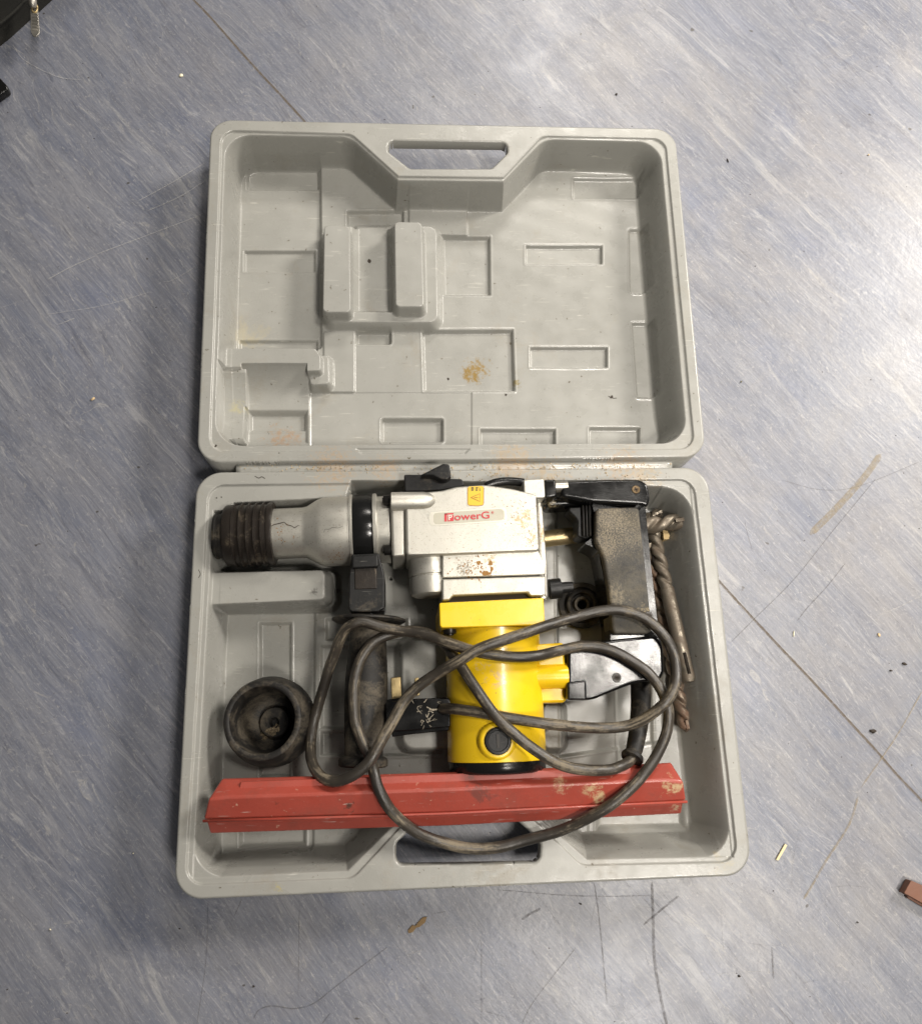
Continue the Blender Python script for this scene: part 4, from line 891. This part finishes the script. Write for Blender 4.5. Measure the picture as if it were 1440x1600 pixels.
# place so that its right lower side passes the photographed edge
pA = W(0, 72, 15); pB = W(92, 0, 15); dAB = (pB - pA).normalized(); nAB = Vector((-dAB.y, dAB.x, 0)); cbag = (pA + pB) / 2 + nAB * .166 - dAB * .02
rot_ = math.atan2(dAB.y, dAB.x) - math.radians(33)
bv = [((Matrix.Rotation(rot_, 3, 'Z') @ Vector(q)) + Vector((cbag.x, cbag.y, 0))) for q in bv]
body = mesh('bag_body', bv, bf, M['cloth'], bag)
tube('seam_piping', catmull([W(-40, 62, 24), W(0, 36, 26), W(30, 10, 28), W(50, -12, 30)], 6), 1.3, M['cloth'], bag)
zp = lathe('zip_slider', W(50, -6, 34), W(52, 12, 30), [(0, 3), (.3, 4), (.8, 3.4), (1, 2)], M['silver_dark'], bag, 20)
zt = prism('zip_pull', [(47, 12), (59, 12), (62, 50), (58, 56), (52, 57), (48, 50)], 26, 27.6, grimy('dull_zip_metal', (.42, .40, .36), .35, metal=.85, bump=.3), bag, .5, 2, round_=3)
for k in range(6): prism('pull_rib', [(50.2, 20 + 5 * k), (58.5, 20 + 5 * k), (58.8, 22 + 5 * k), (50.5, 22 + 5 * k)], 27.3, 28.1, M['silver_dark'], zt, .2, 1)
tube('pull_ring', [W(54 + 4.5 * math.cos(a), 12 + 7 * math.sin(a), 28) for a in np.linspace(0, 2 * math.pi, 20)], .8, M['brass'], zt, 8)
o = prism('strap_end', [(-30, 92), (-8, 112), (12, 134), (12, 139), (-4, 150), (-40, 160)], .5, 9, M['gloss'], None, 1.5, 3); tag(o, 'shiny black plastic strap end at the left edge below the bag', 'strap end')
ws = thing('wood_scrap', 'short brown wood offcut at the right edge of the floor', 'wood scrap', W(1435, 1395, 0))
prism('offcut', [(1423, 1376), (1475, 1398), (1462, 1424), (1412, 1396)], .5, 9, M['brown_wood'], ws, .6, 2)
prism('split_face', [(1416, 1397), (1462, 1421), (1460, 1428), (1418, 1404)], .5, 4, M['brown_wood'], ws, .4, 1)
o = prism('wood_splinter', [(1226, 1319), (1230, 1321), (1216, 1345), (1212, 1344)], .4, 1.8, grimy('pale_wood', (.66, .56, .34), .7), None, .2, 1); tag(o, 'pale straight wood splinter on the floor right of the case', 'wood splinter')
lf = grimy('dry_leaf', (.20, .13, .06), .8, var=.3, bump=.5)
o = patches('dry_leaf', bt, [], lf, None) if False else prism('dry_leaf', [(652, 1443), (660, 1434), (667, 1433), (664, 1442), (655, 1449), (650, 1450), (645, 1457), (638, 1459), (637, 1454), (644, 1446), (649, 1447)], .4, 1.2, lf, None, .15, 1); tag(o, 'torn brown dry leaf on the floor below the front of the case', 'leaf')
m_tan = grimy('tan_chip', (.62, .46, .26), .7)
m_pale = grimy('pale_chip', (.80, .74, .55), .6)
for (x, y, r, sx, ro, mt, lb, cat) in ((283, 117, 3.6, 1.6, -.3, m_pale, 'cream paint flake on the floor near the upper left, right of the bag', 'paint flake'), (145, 623, 3, 1.8, -.6, m_tan, 'tan wood crumb on the floor left of the case lid', 'wood crumb'),
                                    (1373, 992, 3, 1.5, 1.3, m_tan, 'orange-tan crumb on the floor far right of the tray', 'crumb'), (78, 1453, 2, 1.3, .6, m_pale, 'tiny cream crumb on the floor in the lower left', 'crumb'), (1240, 991, 3.5, .35, 0, m_pale, 'white sliver standing upright in view right of the tray', 'paint sliver'),
                                    (1357, 241, 1.6, 1.4, 0, m_tan, 'tiny orange crumb on the floor right of the lid', 'crumb'), (208, 1334, 1.6, 1, 0, m_pale, 'tiny white crumb on the floor left of the tray corner', 'crumb'),
                                    (1158, 596, 2.2, 1, 0, flat('olive_crumb', (.12, .11, .06), .8), 'olive-brown round crumb on the floor right of the lid', 'crumb'), (1137, 250, 2.2, .5, -.3, M['crack'], 'dark sliver on the floor right of the lid top corner', 'sliver'),
                                    (1364, 1143, 5, 1.5, .2, M['crack'], 'black lump of dirt beside the floor seam at the right', 'dirt lump'), (1413, 1037, 3.4, 1.8, .3, M['crack'], 'black crumb on the floor at the right, upper of two', 'dirt crumb'), (1392, 1048, 2.2, 1.4, .3, M['crack'], 'small black crumb on the floor at the right, lower of two', 'dirt crumb'),
                                    (963, 146, 2.2, 1, 0, M['crack'], 'black speck on the floor above the lid', 'dirt speck'), (396, 1542, 2, 1.5, .4, M['crack'], 'black speck on the floor below the case, left', 'dirt speck'), (907, 1413, 2, 1.6, .4, M['crack'], 'black speck on the floor under the tray front edge', 'dirt speck'),
                                    (1340, 1442, 1.6, 1.4, 0, M['crack'], 'dark speck on the floor left of the brown offcut', 'dirt speck'), (1155, 1526, 2.4, 1.4, .1, M['crack'], 'dark grain at the bottom right of the floor', 'dirt speck')):
    pts = blotch(x, y, r * .62, 9, .3, sx, 1 if sx >= 1 else 2.0, ro); o = prism('debris_crumb', pts, .3, 1.3, mt, None, 0); tag(o, lb, cat)
specks = []
for k in range(260):
    x = random.uniform(-.5, .55); y = random.uniform(-.5, .62)
    r = random.uniform(.25, .7); specks.append((x, y, r))
vs = []; fs = []
for (x, y, r) in specks:
    b = len(vs); vs.append((x, y, .0007))
    for k in range(6): a = k * math.pi / 3; rr = r * random.uniform(.6, 1.4) / 1000; vs.append((x + math.cos(a) * rr, y + math.sin(a) * rr * .7, .0001))
    fs += [[b, b + 1 + k, b + 1 + (k + 1) % 6] for k in range(6)]
g = mesh('floor_grit', vs, fs, M['crack'], None, False); tag(g, 'tiny dark grit scattered over the vinyl floor', 'grit', None, 'stuff')

for o in bpy.data.objects:
    if o.name.split('.')[0] in ('paint_crack', 'nose_grime', 'worn_speck', 'hair_mark', 'rust_flake', 'paint_chip', 'plug_scratch', 'sticker_lines', 'sticker_triangle', 'mud_smear', 'dark_scratch', 'light_scratch', 'yellow_scuff'): o['kind'] = 'stuff'
